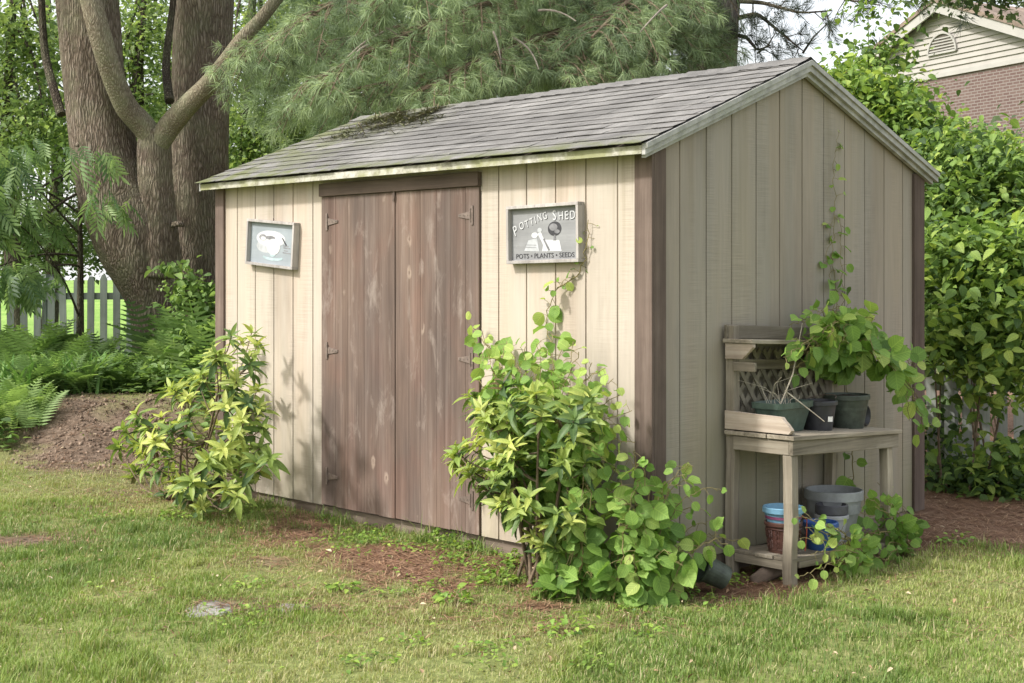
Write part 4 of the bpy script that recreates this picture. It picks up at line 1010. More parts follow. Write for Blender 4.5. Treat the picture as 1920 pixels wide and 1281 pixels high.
for a, b in ends:
    yy = -.42+.5*sm(1150, 1400, a)+.28*rng.random(); xx_shift = 0
    e = UY(a, b, yy); 
    if e[2] < -.03: e[2] = -.02+.05*rng.random()
    bs = b1 if a > 1125 else np.array([-.12, -.40, H(-.12, -.40)]); hor = e-bs; hor[2] = 0
    m_ = bs+hor*.45+np.array([.03*rng.normal(), .03*rng.normal(), max(.12, (e[2]-bs[2])*.85)])
    lines.append([bs+np.array([.05*rng.normal(), .04*rng.normal(), 0]), m_, e*.75+m_*.25+np.array([0, 0, .04]), e])
climber('leafy_shrub', 'low round-leaved shrub spilling around the front right corner of the shed', 'shrub', b1, lines, .098, np.array([.45, -.9, .1]), fresh=.62, gap=.044)
# bench vine: mass over the top shelf, trailing right, thin runner up the wall
b2 = np.array([.10, 1.55, H(.10, 1.55)]); lines = []; root_up = np.array([.10, 1.45, 1.0])
for a, b in [(1485,640),(1500,600),(1520,585),(1490,690),(1515,700),(1545,680),(1540,620),(1570,600),(1590,580),(1600,620),(1620,650),(1640,600),(1655,640),(1570,660),(1600,690),(1625,700),(1580,640),(1530,650),(1480,610),(1560,580),(1500,660),(1650,680),(1610,600),(1470,670),(1480,685),(1555,630)]:
    e = UX(a, b, .08+.34*rng.random()); lines.append([root_up+np.array([0, .05*rng.normal(), -.1]), root_up*.5+e*.5+np.array([.04, .02*rng.normal(), .10]), e])
for a, b in [(1690,680),(1700,660),(1715,700),(1720,770),(1740,805),(1690,740),(1735,810),(1705,790)]:
    e = UX(a, b, .15+.25*rng.random()); s0 = UX(1640, 660, .2+.1*rng.random()); lines.append([root_up, s0, s0*.4+e*.6+np.array([.05, 0, .04]), e])
lines.append([b2, b2+np.array([.02, -.03, .5]), root_up])
climber('climbing_vine', 'round-leaved vine heaped over the upper shelf of the potting bench', 'vine', b2, lines, .108, FX, fresh=.6, gap=.055)
lines = []
for off in (0, 14, -8): lines.append([UX(1565+off, 640, .03), UX(1572+off*.6, 560, .025), UX(1560+off*1.2, 480, .02), UX(1568+off*.5, 400, .02), UX(1560+off*.5, 320, .018), UX(1574+off*.2, 245, .018)][:(6 if off == 0 else 4)])
climber('wall_creeper', 'thin creeper running up the shed gable wall above the bench', 'vine', UX(1565, 640, .03), lines, .065, np.array([1, -.1, 0]), fresh=.6, gap=.05, stemr=.002, loose=.01)
b3 = np.array([.47, 1.15, H(.47, 1.15)]); lines = []
for a, b in [(1500,1010),(1520,1040),(1545,1000),(1530,1060),(1560,1075),(1585,1055),(1610,1060),(1500,965),(1510,990),(1540,1085),(1600,1030),(1520,975),(1570,1020),(1500,1080),(1625,1025)]:
    e = UX(a, b, .44+.10*rng.random()); e[2] = max(e[2], H(e[0], e[1])+.02); lines.append([b3+np.array([0, .12*rng.normal(), 0]), b3*.5+e*.5+np.array([.02, 0, .06]), e])
climber('leafy_shoots', 'scattered vine shoots growing through the lower bench shelf', 'vine', b3, lines, .072, FX, fresh=.72, gap=.065)
b4 = np.array([.42, 1.62, H(.42, 1.62)]); lines = []
for a, b in [(1620,930),(1640,950),(1660,935),(1690,940),(1655,970),(1690,985),(1620,985),(1650,1035),(1665,1050),(1640,1050),(1700,960),(1680,1010),(1630,1000),(1612,960),(1645,905)]:
    e = UX(a, b, .30+.25*rng.random()); e[2] = max(e[2], H(e[0], e[1])+.03); lines.append([b4+np.array([.03*rng.normal(), .05*rng.normal(), 0]), b4*.4+e*.6+np.array([.0, 0, .05]), e])
climber('leafy_shrub', 'small round-leaved shrub at the right end of the bench', 'shrub', b4, lines, .085, FX, fresh=.5, gap=.06)

# ------------------------------------------------------------------ trees
def trunk_disp(seed, amp=.05):
    g = np.random.default_rng(seed); ph = g.random(8)*6.28
    def f(th, L): return amp*(np.sin(2*th+ph[0]+.5*L)+.7*np.sin(3*th+ph[1]-.9*L)+.5*np.sin(5*th+ph[2]+1.7*L)+.35*np.sin(9*th+ph[3]+2.2*np.sin(L*3))+.3*np.sin(14*th+ph[4]+1.6*np.sin(L*5+1)))
    return f
def smooth_path(P, n=60):
    P = np.asarray(P, float); seg = np.linalg.norm(np.diff(P, axis=0), axis=1); cum = np.concatenate([[0], np.cumsum(seg)]); s = np.linspace(0, cum[-1], n)
    c = np.stack([np.interp(s, cum, P[:, i]) for i in range(P.shape[1])], -1)
    for it in range(max(2, n//12)): c[1:-1] = (c[:-2]+2*c[1:-1]+c[2:])/4
    return c
def limb(mb, P, rad, seg=14, disp=None, n=40):
    q = smooth_path(np.column_stack([np.asarray(P, float), rad]), n); mb.tube(q[:, :3], q[:, 3], seg, disp=disp)
def pxr(px, Z): return px/FPX*Z/2
ZT = 13.0
def crown_points(blobs, n, clump=.28, per=26, shell=.55):
    """leaf positions in clumps inside ellipsoids [(centre, radii, weight)]"""
    wts = np.array([b[2] for b in blobs], float); wts /= wts.sum(); nc = max(1, n//per)
    ci = rng.choice(len(blobs), nc, p=wts); C = np.array([b[0] for b in blobs])[ci]; Rr = np.array([b[1] for b in blobs])[ci]
    cl = C+rdir(nc)*(shell+(1-shell)*rng.random((nc, 1)))*Rr*rng.random((nc, 1))**.25
    P = np.repeat(cl, per, axis=0)+rng.normal(size=(nc*per, 3))*clump*np.array([1, 1, .55])
    tone = np.repeat(rng.normal(size=nc)*.22, per)
    return P, tone, cl
def crown(root, blobs, n, size, mat, tmpl=LO, clump=.28, per=26, fresh=.5, shell=.55, droop=-.35, name='crown', zgrad=0):
    P, tone, cl = crown_points(blobs, n, clump, per, shell); k = len(P)
    f = rdir(k); f[:, 2] = f[:, 2]*.5+droop; nn = rdir(k)*.55+np.array([-.15, -.25, .8])
    r = np.clip(fresh+tone+.16*rng.normal(size=k), 0, 1)
    o = fast_mesh(name, place(tmpl[0], P, f, nn, size*(.4+.95*rng.random(k))), tmpl[1], r, M[mat], root, tmpl is not LO)
    return cl
def branches(mb, start, cl, m, r0=.03, r1=.006):
    for q in cl[rng.permutation(len(cl))[:m]]:
        a = start[rng.integers(len(start))]; mid = a*.5+q*.5+np.array([.1*rng.normal(), .1*rng.normal(), .15*np.linalg.norm(q-a)])
        mb.tube(bez(a, mid, q, 8), np.linspace(r0, r1, 8), 6)

def build_big_tree():
    g = W(288, 650, ZT); z0 = H(g[0], g[1])-.1
    root = thing('leaning_tree', 'large leaning tree with furrowed bark and a forked side stem', 'tree', (g[0], g[1], z0))
    prof = [(298, 735, 105), (292, 690, 88), (288, 650, 72), (290, 600, 84), (288, 550, 104), (272, 490, 140), (245, 430, 150), (215, 370, 132), (196, 300, 122), (183, 220, 117), (173, 130, 112), (166, 40, 115), (160, -60, 116), (152, -220, 110)]
    m = MB(); limb(m, [W(a, b, ZT) for a, b, w in prof], [pxr(w, ZT) for a, b, w in prof], 72, trunk_disp(1, .035), 150); t = m.build('trunk', M['bark'], root, smooth=True)
    prof = [(292, 520, 70), (298, 450, 74), (296, 400, 66), (291, 330, 62), (290, 280, 62), (291, 245, 56)]
    m = MB(); limb(m, [W(a, b, ZT-.12) for a, b, w in prof], [pxr(w, ZT) for a, b, w in prof], 40, trunk_disp(2, .03), 60); m.build('side_stem', M['bark'], root, smooth=True)
    prof = [(292, 275, 44), (272, 238, 46), (238, 205, 43), (214, 150, 40), (196, 95, 40), (182, 45, 40), (168, -10, 38), (150, -90, 36), (120, -220, 32)]
    m = MB(); limb(m, [W(a, b, ZT-.12-.45*sm(0, 5, i)) for i, (a, b, w) in enumerate(prof)], [pxr(w, ZT) for a, b, w in prof], 28, trunk_disp(3, .025), 70); m.build('limb', M['bark_br'], root, smooth=True)
    prof = [(296, 272, 42), (318, 236, 44), (350, 200, 39), (392, 158, 35), (425, 115, 31), (452, 75, 27), (490, 35, 24), (540, -30, 20)]
    m = MB(); limb(m, [W(a, b, ZT-.15-.5*sm(0, 5, i)) for i, (a, b, w) in enumerate(prof)], [pxr(w, ZT) for a, b, w in prof], 28, trunk_disp(4, .03), 60); m.build('limb', M['bark_br'], root, smooth=True)
    # knots
    for a, b, w in ((333, 425, 26), (160, 130, 20), (150, 275, 18)):
        c = W(a, b, ZT-.22); m = MB(); m.lathe([(pxr(w, ZT), 0), (pxr(w*.8, ZT), .04), (pxr(w*.35, ZT), .05), (0.001, .035)], c, 14); m.build('knot', M['bark'], root, smooth=True)
    cl = crown(root, [(W(120, -420, ZT), np.array([2.2, 2.2, 1.3]), 1), (W(330, -380, 12.4), np.array([1.6, 1.6, 1.0]), .6)], 5200, .10, 'decid', clump=.3)
    # a few low twigs with leaves around the trunk
    m = MB()
    for a, b, c, d in ((75, 0, 115, 215), (325, 60, 318, 190)):
        m.tube(smooth_path([W(a, b-60, ZT+.5), W((a+c)/2-12, (b+d)/2, ZT+.4), W(c, d, ZT+.1)], 12), np.linspace(.03, .045, 12), 8)
    m.build('branch', M['bark_dark'], root)
build_big_tree()
def build_tree2():
    Z2 = 13.9; prof = [(380, 720, 128), (378, 640, 116), (376, 520, 112), (377, 400, 110), (376, 300, 108), (377, 150, 108), (381, 40, 110), (384, -60, 108), (388, -250, 100)]
    g = W(380, 640, Z2); root = thing('straight_tree', 'straight brown tree trunk just left of the shed, behind the forked limb', 'tree', (g[0], g[1], H(g[0], g[1])))
    m = MB(); limb(m, [W(a, b, Z2) for a, b, w in prof], [pxr(w, Z2) for a, b, w in prof], 72, trunk_disp(9, .028), 150); m.build('trunk', M['bark'], root, smooth=True)
    crown(root, [(W(470, -430, Z2), np.array([1.8, 1.8, 1.1]), 1)], 3000, .10, 'decid', clump=.3)
build_tree2()

def simple_tree(name, label, cat, base, top, r0, blobs, n, size, mat, group=None, tmpl=LO, clump=.28, per=26, fresh=.5, shell=.5, droop=-.35, bark='bark_dark', nb=16, mid=None):
    root = thing(name, label, cat, tuple(base), group); m = MB()
    P = [base-np.array([0, 0, .2]), mid if mid is not None else base*.5+top*.5+np.array([.1*rng.normal(), .1*rng.normal(), 0]), top]
    c = smooth_path(P, 24); m.tube(c, np.linspace(r0, r0*.3, 24), 12, disp=trunk_disp(int(rng.integers(999)), .03)); m.build('trunk', M[bark], root, smooth=True)
    cl = crown(root, blobs, n, size, mat, tmpl, clump, per, fresh, shell, droop)
    b = MB(); branches(b, c[6:], cl, nb, r0*.28, .006); b.build('branches', M[bark], root)
    return root
def gz(px, py, Z): p = W(px, py, Z); p[2] = H(p[0], p[1]); return p
GB = 'broadleaf trees beyond the left fence'
# drooping sapling at the far left, in front of the fence
simple_tree('drooping_sapling', 'slender dark sapling with drooping compound leaves at the left edge', 'tree', gz(150, 640, 13.2), W(148, 300, 12.9), .045,
            [(W(5, 375, 12.2), np.array([.30, .42, .30]), 1.0), (W(-25, 290, 12.4), np.array([.28, .4, .26]), .5), (W(165, 285, 12.3), np.array([.05, .08, .03]), .06), (W(30, 510, 12.6), np.array([.36, .4, .14]), .45), (W(190, 375, 12.2), np.array([.04, .08, .04]), .05)],
            400, .22, 'droop', tmpl=COMP, clump=.11, per=5, fresh=.6, droop=-.8, nb=8, mid=W(151, 480, 13.1))
# trees beyond the fence
trees = [
 ('pale broadleaf tree with sky gaps at the upper left corner', gz(40, 600, 17.5), W(30, -100, 17.5), .12, [(W(40, 80, 17.5), (.9, .9, .85), 1), (W(60, 250, 17.2), (.75, .8, .6), .8), (W(-60, 200, 17.5), (.6, .7, .8), .5)], 9000, .085, 'decid', .55),
 ('bright leafy tree showing between the leaning trunk and the straight trunk', gz(270, 600, 19), W(275, -100, 19), .13, [(W(275, 60, 19), (.75, .8, .9), 1), (W(270, 230, 18.8), (.6, .7, .8), 1), (W(280, 380, 19), (.6, .6, .5), .6)], 8500, .085, 'decid', .62),
 ('bright leafy tree between the straight trunk and the shed roof', gz(480, 600, 18), W(480, -100, 18.2), .12, [(W(490, 120, 18), (.75, .8, .7), 1), (W(480, 270, 17.6), (.6, .7, .5), 1), (W(560, 250, 17.8), (.7, .7, .5), .7), (W(600, 60, 18.5), (.9, .9, .7), .7)], 12000, .085, 'decid', .60),
 ('shady tree standing behind the fence at the left edge', gz(90, 560, 21), W(90, 0, 21), .14, [(W(60, 170, 21), (1.3, 1.0, 1.4), 1), (W(120, 420, 20.5), (.9, .8, .42), .45), (W(170, 330, 21), (.8, .8, .7), .5), (W(70, 470, 22), (1.9, .8, .40), .9), (W(-60, 400, 21), (.8, .8, .7), .5), (W(230, 465, 22), (.7, .8, .36), .4)], 15000, .10, 'decid_dark', .5),
 ('leafy tree just outside the left edge beyond the fence', gz(-330, 600, 18.5), W(-330, -100, 18.5), .13, [(W(-330, 100, 18.5), (1.2, 1.0, 1.1), 1), (W(-300, 330, 18.3), (1.1, .9, .8), 1)], 7000, .10, 'decid', .55),
 ('leafy tree well outside the left edge beyond the fence', gz(-680, 600, 19), W(-690, -100, 19), .13, [(W(-690, 120, 19), (1.3, 1.0, 1.2), 1), (W(-650, 380, 19), (1.2, .9, .8), 1)], 7000, .10, 'decid', .5),
]
for lab, b, t, r0, bl, n, sz, mt, fr in trees:
    simple_tree('broadleaf_tree', lab, 'tree', b, t, r0, [(c, np.array(r_), w) for c, r_, w in bl], n, sz, mt, GB, fresh=fr)
# dark wood behind everything
GW = 'tall trees forming the wood behind the shed'
for lab, px, Z, top, cz_, rad, n, fr in (
    ('tall dark tree in the wood behind the straight trunk', 330, 26, -500, 40, (2.2, 2.0, 3.0), 4200, .45),
    ('tall dark tree in the wood behind the roof left half', 640, 25, -500, 40, (2.4, 2.0, 3.0), 9000, .4),
    ('tall dark tree in the wood behind the middle of the roof', 860, 27, -500, 20, (2.4, 2.0, 3.0), 9000, .35),
    ('tall dark tree in the wood behind the roof right half', 1090, 26, -500, 20, (1.9, 2.0, 3.0), 8000, .35),
    ):
    simple_tree('wood_tree', lab, 'tree', gz(px, 560, Z), W(px, top, Z), .22, [(W(px, cz_, Z), np.array(rad), 1), (W(px+40*rng.normal(), 300, Z-1), np.array([2.0, 1.6, 1.3]), .5)], n, .19, 'decid_dark', GW, fresh=fr, clump=.45)

# ------------------------------------------------------------------ the pine
def build_pine():
    Zp = 14.0; g = gz(1335, 600, Zp)
    root = thing('pine_tree', 'white pine with a thick grey trunk and long drooping boughs over the shed', 'tree', tuple(g))
    prof = [(1330, 560, 112), (1332, 300, 102), (1336, 120, 94), (1342, 40, 90), (1350, -60, 86), (1362, -300, 80)]
    m = MB(); limb(m, [W(a, b, Zp) for a, b, w in prof], [pxr(w, Zp) for a, b, w in prof], 64, trunk_disp(21, .03), 110); m.build('trunk', M['bark_pine'], root, smooth=True)
    lm = MB(); tw = MB(); P = []; D = []; Nn = []; S = []; Rn = []
    limbs = []
    for (a0, b0, pts) in ((1340, -40, [(1150, -60, 12.6), (900, 10, 11.6), (700, 90, 11.0), (560, 170, 10.9)]),
                          (1340, 30, [(1200, 10, 12.8), (1050, 60, 11.8), (900, 110, 11.1), (790, 170, 10.8)]),
                          (1338, -120, [(1100, -140, 13), (800, -90, 12), (600, 20, 11.4), (450, 110, 11.4)]),
                          (1340, 60, [(1230, 40, 12.6), (1120, 80, 11.7), (1030, 130, 11.0)]),
                          (1345, -60, [(1250, -60, 12.8), (1180, 0, 11.6), (1110, 70, 11.0)]),
                          (1335, 80, [(1150, 90, 13.4), (900, 120, 13.0), (650, 170, 12.8)]),
                          (1340, -200, [(1150, -190, 12.5), (900, -120, 11.3), (760, -20, 10.7)]),
                          (1336, 10, [(1100, 0, 13.6), (800, 40, 13.4), (560, 90, 13.2)]),
                          (1336, 60, [(1280, 70, 13.2), (1220, 110, 12.6), (1190, 150, 12.2)])):
        c = smooth_path([W(a0, b0, Zp)]+[W(*q) for q in pts], 30); limbs.append(c); lm.tube(c, np.linspace(.055, .012, 30), 8, disp=trunk_disp(5, .04))
    # dead pale twigs
    for a, b, c, d, Z in ((640, 120, 720, 60, 10.9), (720, 50, 800, 120, 10.9), (940, 120, 925, 60, 10.8), (1010, 130, 960, 70, 10.8), (660, 130, 690, 85, 10.8), (1200, 60, 1250, 10, 11), (1080, 40, 1010, 20, 11)):
        p, q = W(a, b, Z), W(c, d, Z+.2); mid = (p+q)/2+np.array([.03*rng.normal(), .03*rng.normal(), .06]); dd = MB(); dd.tube(bez(p, mid, q, 8), np.linspace(.004, .011, 8), 6); dd.build('dead_twig', M['twig_pale'], root)
    for c in limbs:
        L = np.linalg.norm(np.diff(c, axis=0), axis=1).sum(); ns = int(L/.062)
        for k in range(ns):
            t = .22+.78*(k+rng.random())/ns; i = min(int(t*29), 28); p = c[i]; tg = unit(c[i+1]-c[i])
            side = unit(np.cross(tg, [0, 0, 1]))*(1 if k % 2 else -1); le = (.35+.55*rng.random())*(1.15-.45*t)
            d0 = unit(tg*.55+side*.75+np.array([0, 0, .12*rng.normal()])-FW*.15); e = p+d0*le+np.array([0, 0, -.30*le-.12*rng.random()]); mid = p+d0*le*.5+np.array([0, 0, .04])
            s = bez(p, mid, e, 9); tw.tube(s, np.linspace(.007, .003, 9), 5); base_r = np.clip(.34+.28*t+.24*rng.normal(), .05, .98)
            nt = int(le/.055)
            for j in range(nt):
                tt = .25+.75*(j+rng.random()*.5)/nt; ii = min(int(tt*8), 7); q = s[ii]+(s[ii+1]-s[ii])*(tt*8-ii); tdir = unit(s[ii+1]-s[ii])
                if j < nt-1:
                    sd = unit(np.cross(tdir, [0, 0, 1]))*(1 if j % 2 else -1); dd_ = unit(tdir*.7+sd*.8+.25*rng.normal(size=3)+np.array([0, 0, -.12])); tl = .05+.13*rng.random(); q2 = q+dd_*tl; tw.tube([q, q2], [.0025, .002], 4)
                else: dd_ = tdir; q2 = s[-1]
                P.append(q2); D.append(unit(dd_+np.array([0, 0, -.18]))); Nn.append([.2*rng.normal(), .2*rng.normal(), 1]); S.append(.105+.06*rng.random()); Rn.append(np.clip(base_r+.12*rng.normal(), 0, 1))
    lm.build('limbs', M['twig'], root); tw.build('twigs', M['twig'], root)
    P, D, Nn, S, Rn = map(np.array, (P, D, Nn, S, Rn))
    for k, T in enumerate(TUFTS):
        q = np.arange(len(P)) % 3 == k; fast_mesh('needles', place(T[0], P[q], D[q], Nn[q], S[q]), T[1], Rn[q], M['needle'], root)
    # sparse dark sprays against the sky on the right of the trunk
    tw = MB(); P = []; D = []
    for pts in ([(1350, 0, 14), (1430, 5, 13.6), (1500, 25, 13.2), (1560, 20, 13)], [(1350, -60, 14), (1460, -40, 13.5), (1560, -5, 13), (1650, 10, 12.8)], [(1355, 60, 14), (1400, 70, 13.8), (1420, 95, 13.6), (1445, 85, 13.5)], [(1350, -100, 14), (1520, -80, 13.4), (1640, -40, 13), (1760, -5, 12.8), (1860, 5, 12.6)], [(1360, 40, 14), (1420, 25, 13.7), (1480, 75, 13.4), (1505, 95, 13.3)]):
        c = smooth_path([W(*q) for q in pts], 24); tw.tube(c, np.linspace(.03, .006, 24), 6)
        for k in range(13):
            i = rng.integers(5, 23); tg = unit(c[i+1-(i == 23)]-c[i-1]); dd_ = unit(tg*.5+rng.normal(size=3)*.6+np.array([0, 0, -.15])); l_ = .10+.28*rng.random(); e = c[i]+dd_*l_; tw.tube([c[i], c[i]+dd_*l_*.5+np.array([0, 0, .02]), e], [.006, .004, .003], 5)
            for j in range(3): P.append(e-dd_*l_*.28*j+.02*rng.normal(size=3)); D.append(unit(dd_+.5*rng.normal(size=3)))
    for pts in ([(1505, 100, 13.3), (1525, 70, 13.3), (1550, 45, 13.3)], [(1420, 100, 13.4), (1440, 85, 13.4), (1455, 60, 13.4)]): tw.tube([W(*q) for q in pts], [.012, .009, .004], 6)
    tw.build('twigs', M['bark_dark'], root); P = np.array(P); D = np.array(D)
    fast_mesh('needles', place(TUFTS[0][0], P, D, rdir(len(P)), .10+.06*rng.random(len(P))), TUFTS[0][1], rng.random(len(P))*.6, M['needle_dark'], root)
build_pine()
# a second, darker pine filling the depth behind the boughs
def build_pine2():
    Z0 = 17.5; g = gz(900, 600, Z0); root = thing('pine_tree', 'darker pine standing deep behind the drooping boughs', 'tree', tuple(g))
    m = MB(); m.tube(smooth_path([g-np.array([0, 0, .2]), W(905, -600, Z0)], 20), np.linspace(.24, .14, 20), 16, disp=trunk_disp(31, .03)); m.build('trunk', M['bark_pine'], root, smooth=True)
    n = 3000; u = 470+760*rng.random(n); v = -160+440*rng.random(n); Zz = 14.8+3.6*rng.random(n)
    nz = fbm(u*.012, v*.02+Zz); k = nz > .40; u, v, Zz = u[k], v[k], Zz[k]
    P = CAM+(FW[None]+RT[None]*((u-960)/FPX)[:, None]+UP[None]*((HY-v)/FPX)[:, None])*Zz[:, None]
    n = len(P); D = unit(RT[None]*rng.normal(size=(n, 1))-FW[None]*.4+rng.normal(size=(n, 3))*.4+np.array([0, 0, -.35]))
    fast_mesh('needles', place(TUFTS[1][0]*np.array([1.3, 1, 1.3]), P, D, np.tile([0, 0, 1.0], (n, 1)), .17+.08*rng.random(n)), TUFTS[1][1], np.clip(.4+.25*rng.normal(size=n), 0, 1), M['needle'], root)
    b = MB()
    for i in range(26):
        q = P[rng.integers(n)]; a = np.array([g[0], g[1], q[2]+.2+.3*rng.random()]); b.tube(bez(a, (a+q)/2+np.array([0, 0, .1]), q, 8), np.linspace(.03, .008, 8), 6)
    b.build('branches', M['bark_dark'], root)
build_pine2()

# ------------------------------------------------------------------ shrubs along the right
GH = 'shrubs crowding the fence right of the shed'
def hedge(label, px, Z, blobs, n, size, mat, fr, tmpl=OVATE, clump=.14, per=14, cat='shrub', name='hedge_shrub', droop=-.3, stems=16):
    base = gz(px, 900, Z); root = thing(name, label, cat, tuple(base), GH)
    cl = crown(root, [(W(*c), np.array(r_), w) for c, r_, w in blobs], n, size, mat, tmpl, clump, per, fr, .6, droop, 'foliage')
    b = MB()
    for k in range(stems//3):
        q = cl[rng.integers(len(cl))]; a = base+np.array([.15*rng.normal(), .15*rng.normal(), 0]); b.tube(bez(a, a*.4+q*.6+np.array([0, 0, -.1]), q, 8), np.linspace(.009, .003, 8), 6)
    if stems == 0:
        t = smooth_path([gz(2120, 600, 12.4)-UP*.2, W(2080, 200, 12.3), W(2050, -200, 12.2)], 20); b.tube(t, np.linspace(.12, .07, 20), 12)
        for k in range(9): q = cl[rng.integers(len(cl))]; a = t[-1-rng.integers(4)]; b.tube(bez(a, (a+q)/2+UP*.15, q, 8), np.linspace(.03, .006, 8), 6)
    b.build('stems', M['twig'], root)
hedge('tall shrub with broad bright leaves at the lower right edge', 1860, 9.0, [((1860, 560, 9.0), (.42, .45, .33), 1), ((1815, 640, 9.0), (.22, .35, .24), .6), ((1895, 690, 8.9), (.24, .35, .22), .6), ((1900, 860, 9.0), (.20, .25, .12), .3), ((1840, 930, 8.9), (.10, .2, .05), .06), ((1790, 480, 9.2), (.22, .3, .22), .5), ((1900, 460, 9.1), (.3, .35, .22), .5)], 4600, .085, 'hedge', .62)
hedge('dense deep green shrub behind the roof eave on the right', 1850, 10.6, [((1870, 330, 10.6), (.55, .5, .32), 1), ((1780, 390, 10.4), (.3, .4, .35), .8), ((1900, 420, 10.5), (.4, .4, .35), .6), ((1760, 300, 10.8), (.3, .3, .25), .4)], 6400, .075, 'hedge', .48)
hedge('bright tangled shrub rising behind the right slope of the roof', 1700, 11.4, [((1690, 250, 11.4), (.40, .45, .28), 1), ((1635, 185, 11.5), (.26, .3, .20), .6), ((1790, 285, 11.3), (.32, .4, .20), .7), ((1590, 150, 11.6), (.14, .2, .12), .22)], 6200, .075, 'hedge', .66)
hedge('sparse young tree with airy twigs against the sky by the brick house', 1650, 12.6, [((1610, 110, 12.6), (.28, .35, .18), .8), ((1655, 95, 12.5), (.2, .3, .24), .8), ((1640, 25, 12.7), (.3, .4, .14), .35), ((1690, 180, 12.4), (.24, .3, .16), .6)], 820, .075, 'hedge', .55, cat='tree', name='young_tree')
hedge('shaded leafy undergrowth along the picket fence right of the shed', 1800, 9.5, [((1770, 600, 9.6), (.22, .3, .4), .8), ((1752, 800, 9.9), (.12, .25, .28), .4), ((1800, 890, 9.3), (.30, .2, .07), .3), ((1765, 480, 9.7), (.2, .25, .3), .6), ((1880, 905, 9.0), (.25, .2, .08), .35)], 2900, .075, 'hedge', .28)
hedge('dark overhanging foliage at the very top right above the brick house', 1800, 12.0, [((1790, -25, 12), (.55, .4, .13), 1), ((1900, -20, 12), (.5, .4, .13), 1)], 1500, .075, 'decid_dark', .4, tmpl=LO, name='overhanging_tree', cat='tree', stems=0)
hedge('dark deep shrub filling the gap behind the fence on the right', 1850, 12.5, [((1850, 560, 12.5), (1.0, .5, .8), 1), ((1760, 450, 12.5), (.6, .5, .8), .8), ((1900, 350, 12.8), (.7, .5, .6), .6)], 5200, .10, 'decid_dark', .42, tmpl=LO, clump=.25)

# ------------------------------------------------------------------ fences
def fence(label, pts_px, Z0, Z1, x0, x1, top_z, hgt, sp, w, mat, base_off=.06):
    a, b = W(x0, 600, Z0), W(x1, 600, Z1); a[2] = b[2] = 0; L = np.linalg.norm(b-a); d = (b-a)/L; nrm = np.array([-d[1], d[0], 0])
    root = thing('picket_fence', label, 'fence', (*((a+b)/2)[:2], H(*((a+b)/2)[:2]))); n = int(L/sp)
    for k in range(n):
        p = a+d*(k+.5)*sp; zb = H(p[0], p[1])+base_off; zt = top_z+.01*rng.normal(); m = MB(); q = [(-w/2, zb), (w/2, zb), (w/2, zt-.05), (w*.22, zt), (-w*.22, zt), (-w/2, zt-.05)]
        tl = .01*rng.normal(); V = [np.array([p[0], p[1], 0])+d*(u+tl*(z-zb))+nrm*o+np.array([0, 0, z]) for o in (-.009, .009) for u, z in q]
        m.add(V, [(5,4,3,2,1,0), (6,7,8,9,10,11)]+[(i, (i+1) % 6, 6+(i+1) % 6, 6+i) for i in range(6)], rng.random()); m.build('picket', M[mat], root)
    for zz in (top_z-.22, top_z-hgt+.30):
        m = MB(); m.bar([*(a+nrm*.031)[:2], zz], [*(b+nrm*.031)[:2], zz], .04, .075, (0, 0, 1), .5); m.build('rail', M[mat], root)
    for k in range(int(L/2.2)+1):
        p = a+d*min(k*2.2+.3, L-.1)+nrm*.098; m = MB(); m.box((p[0]-.045, p[1]-.045, H(p[0], p[1])-.2), (p[0]+.045, p[1]+.045, top_z+.02), .4); m.build('post', M[mat], root)
fence('weathered grey green picket fence behind the ferns at the left', None, 14.8, 15.4, -760, 470, 1.36, 1.15, .142, .075, 'fence')
fence('pale grey picket fence half hidden by shrubs right of the shed', None, 9.9, 9.6, 1700, 2080, .80, .95, .118, .07, 'fence_r', .02)

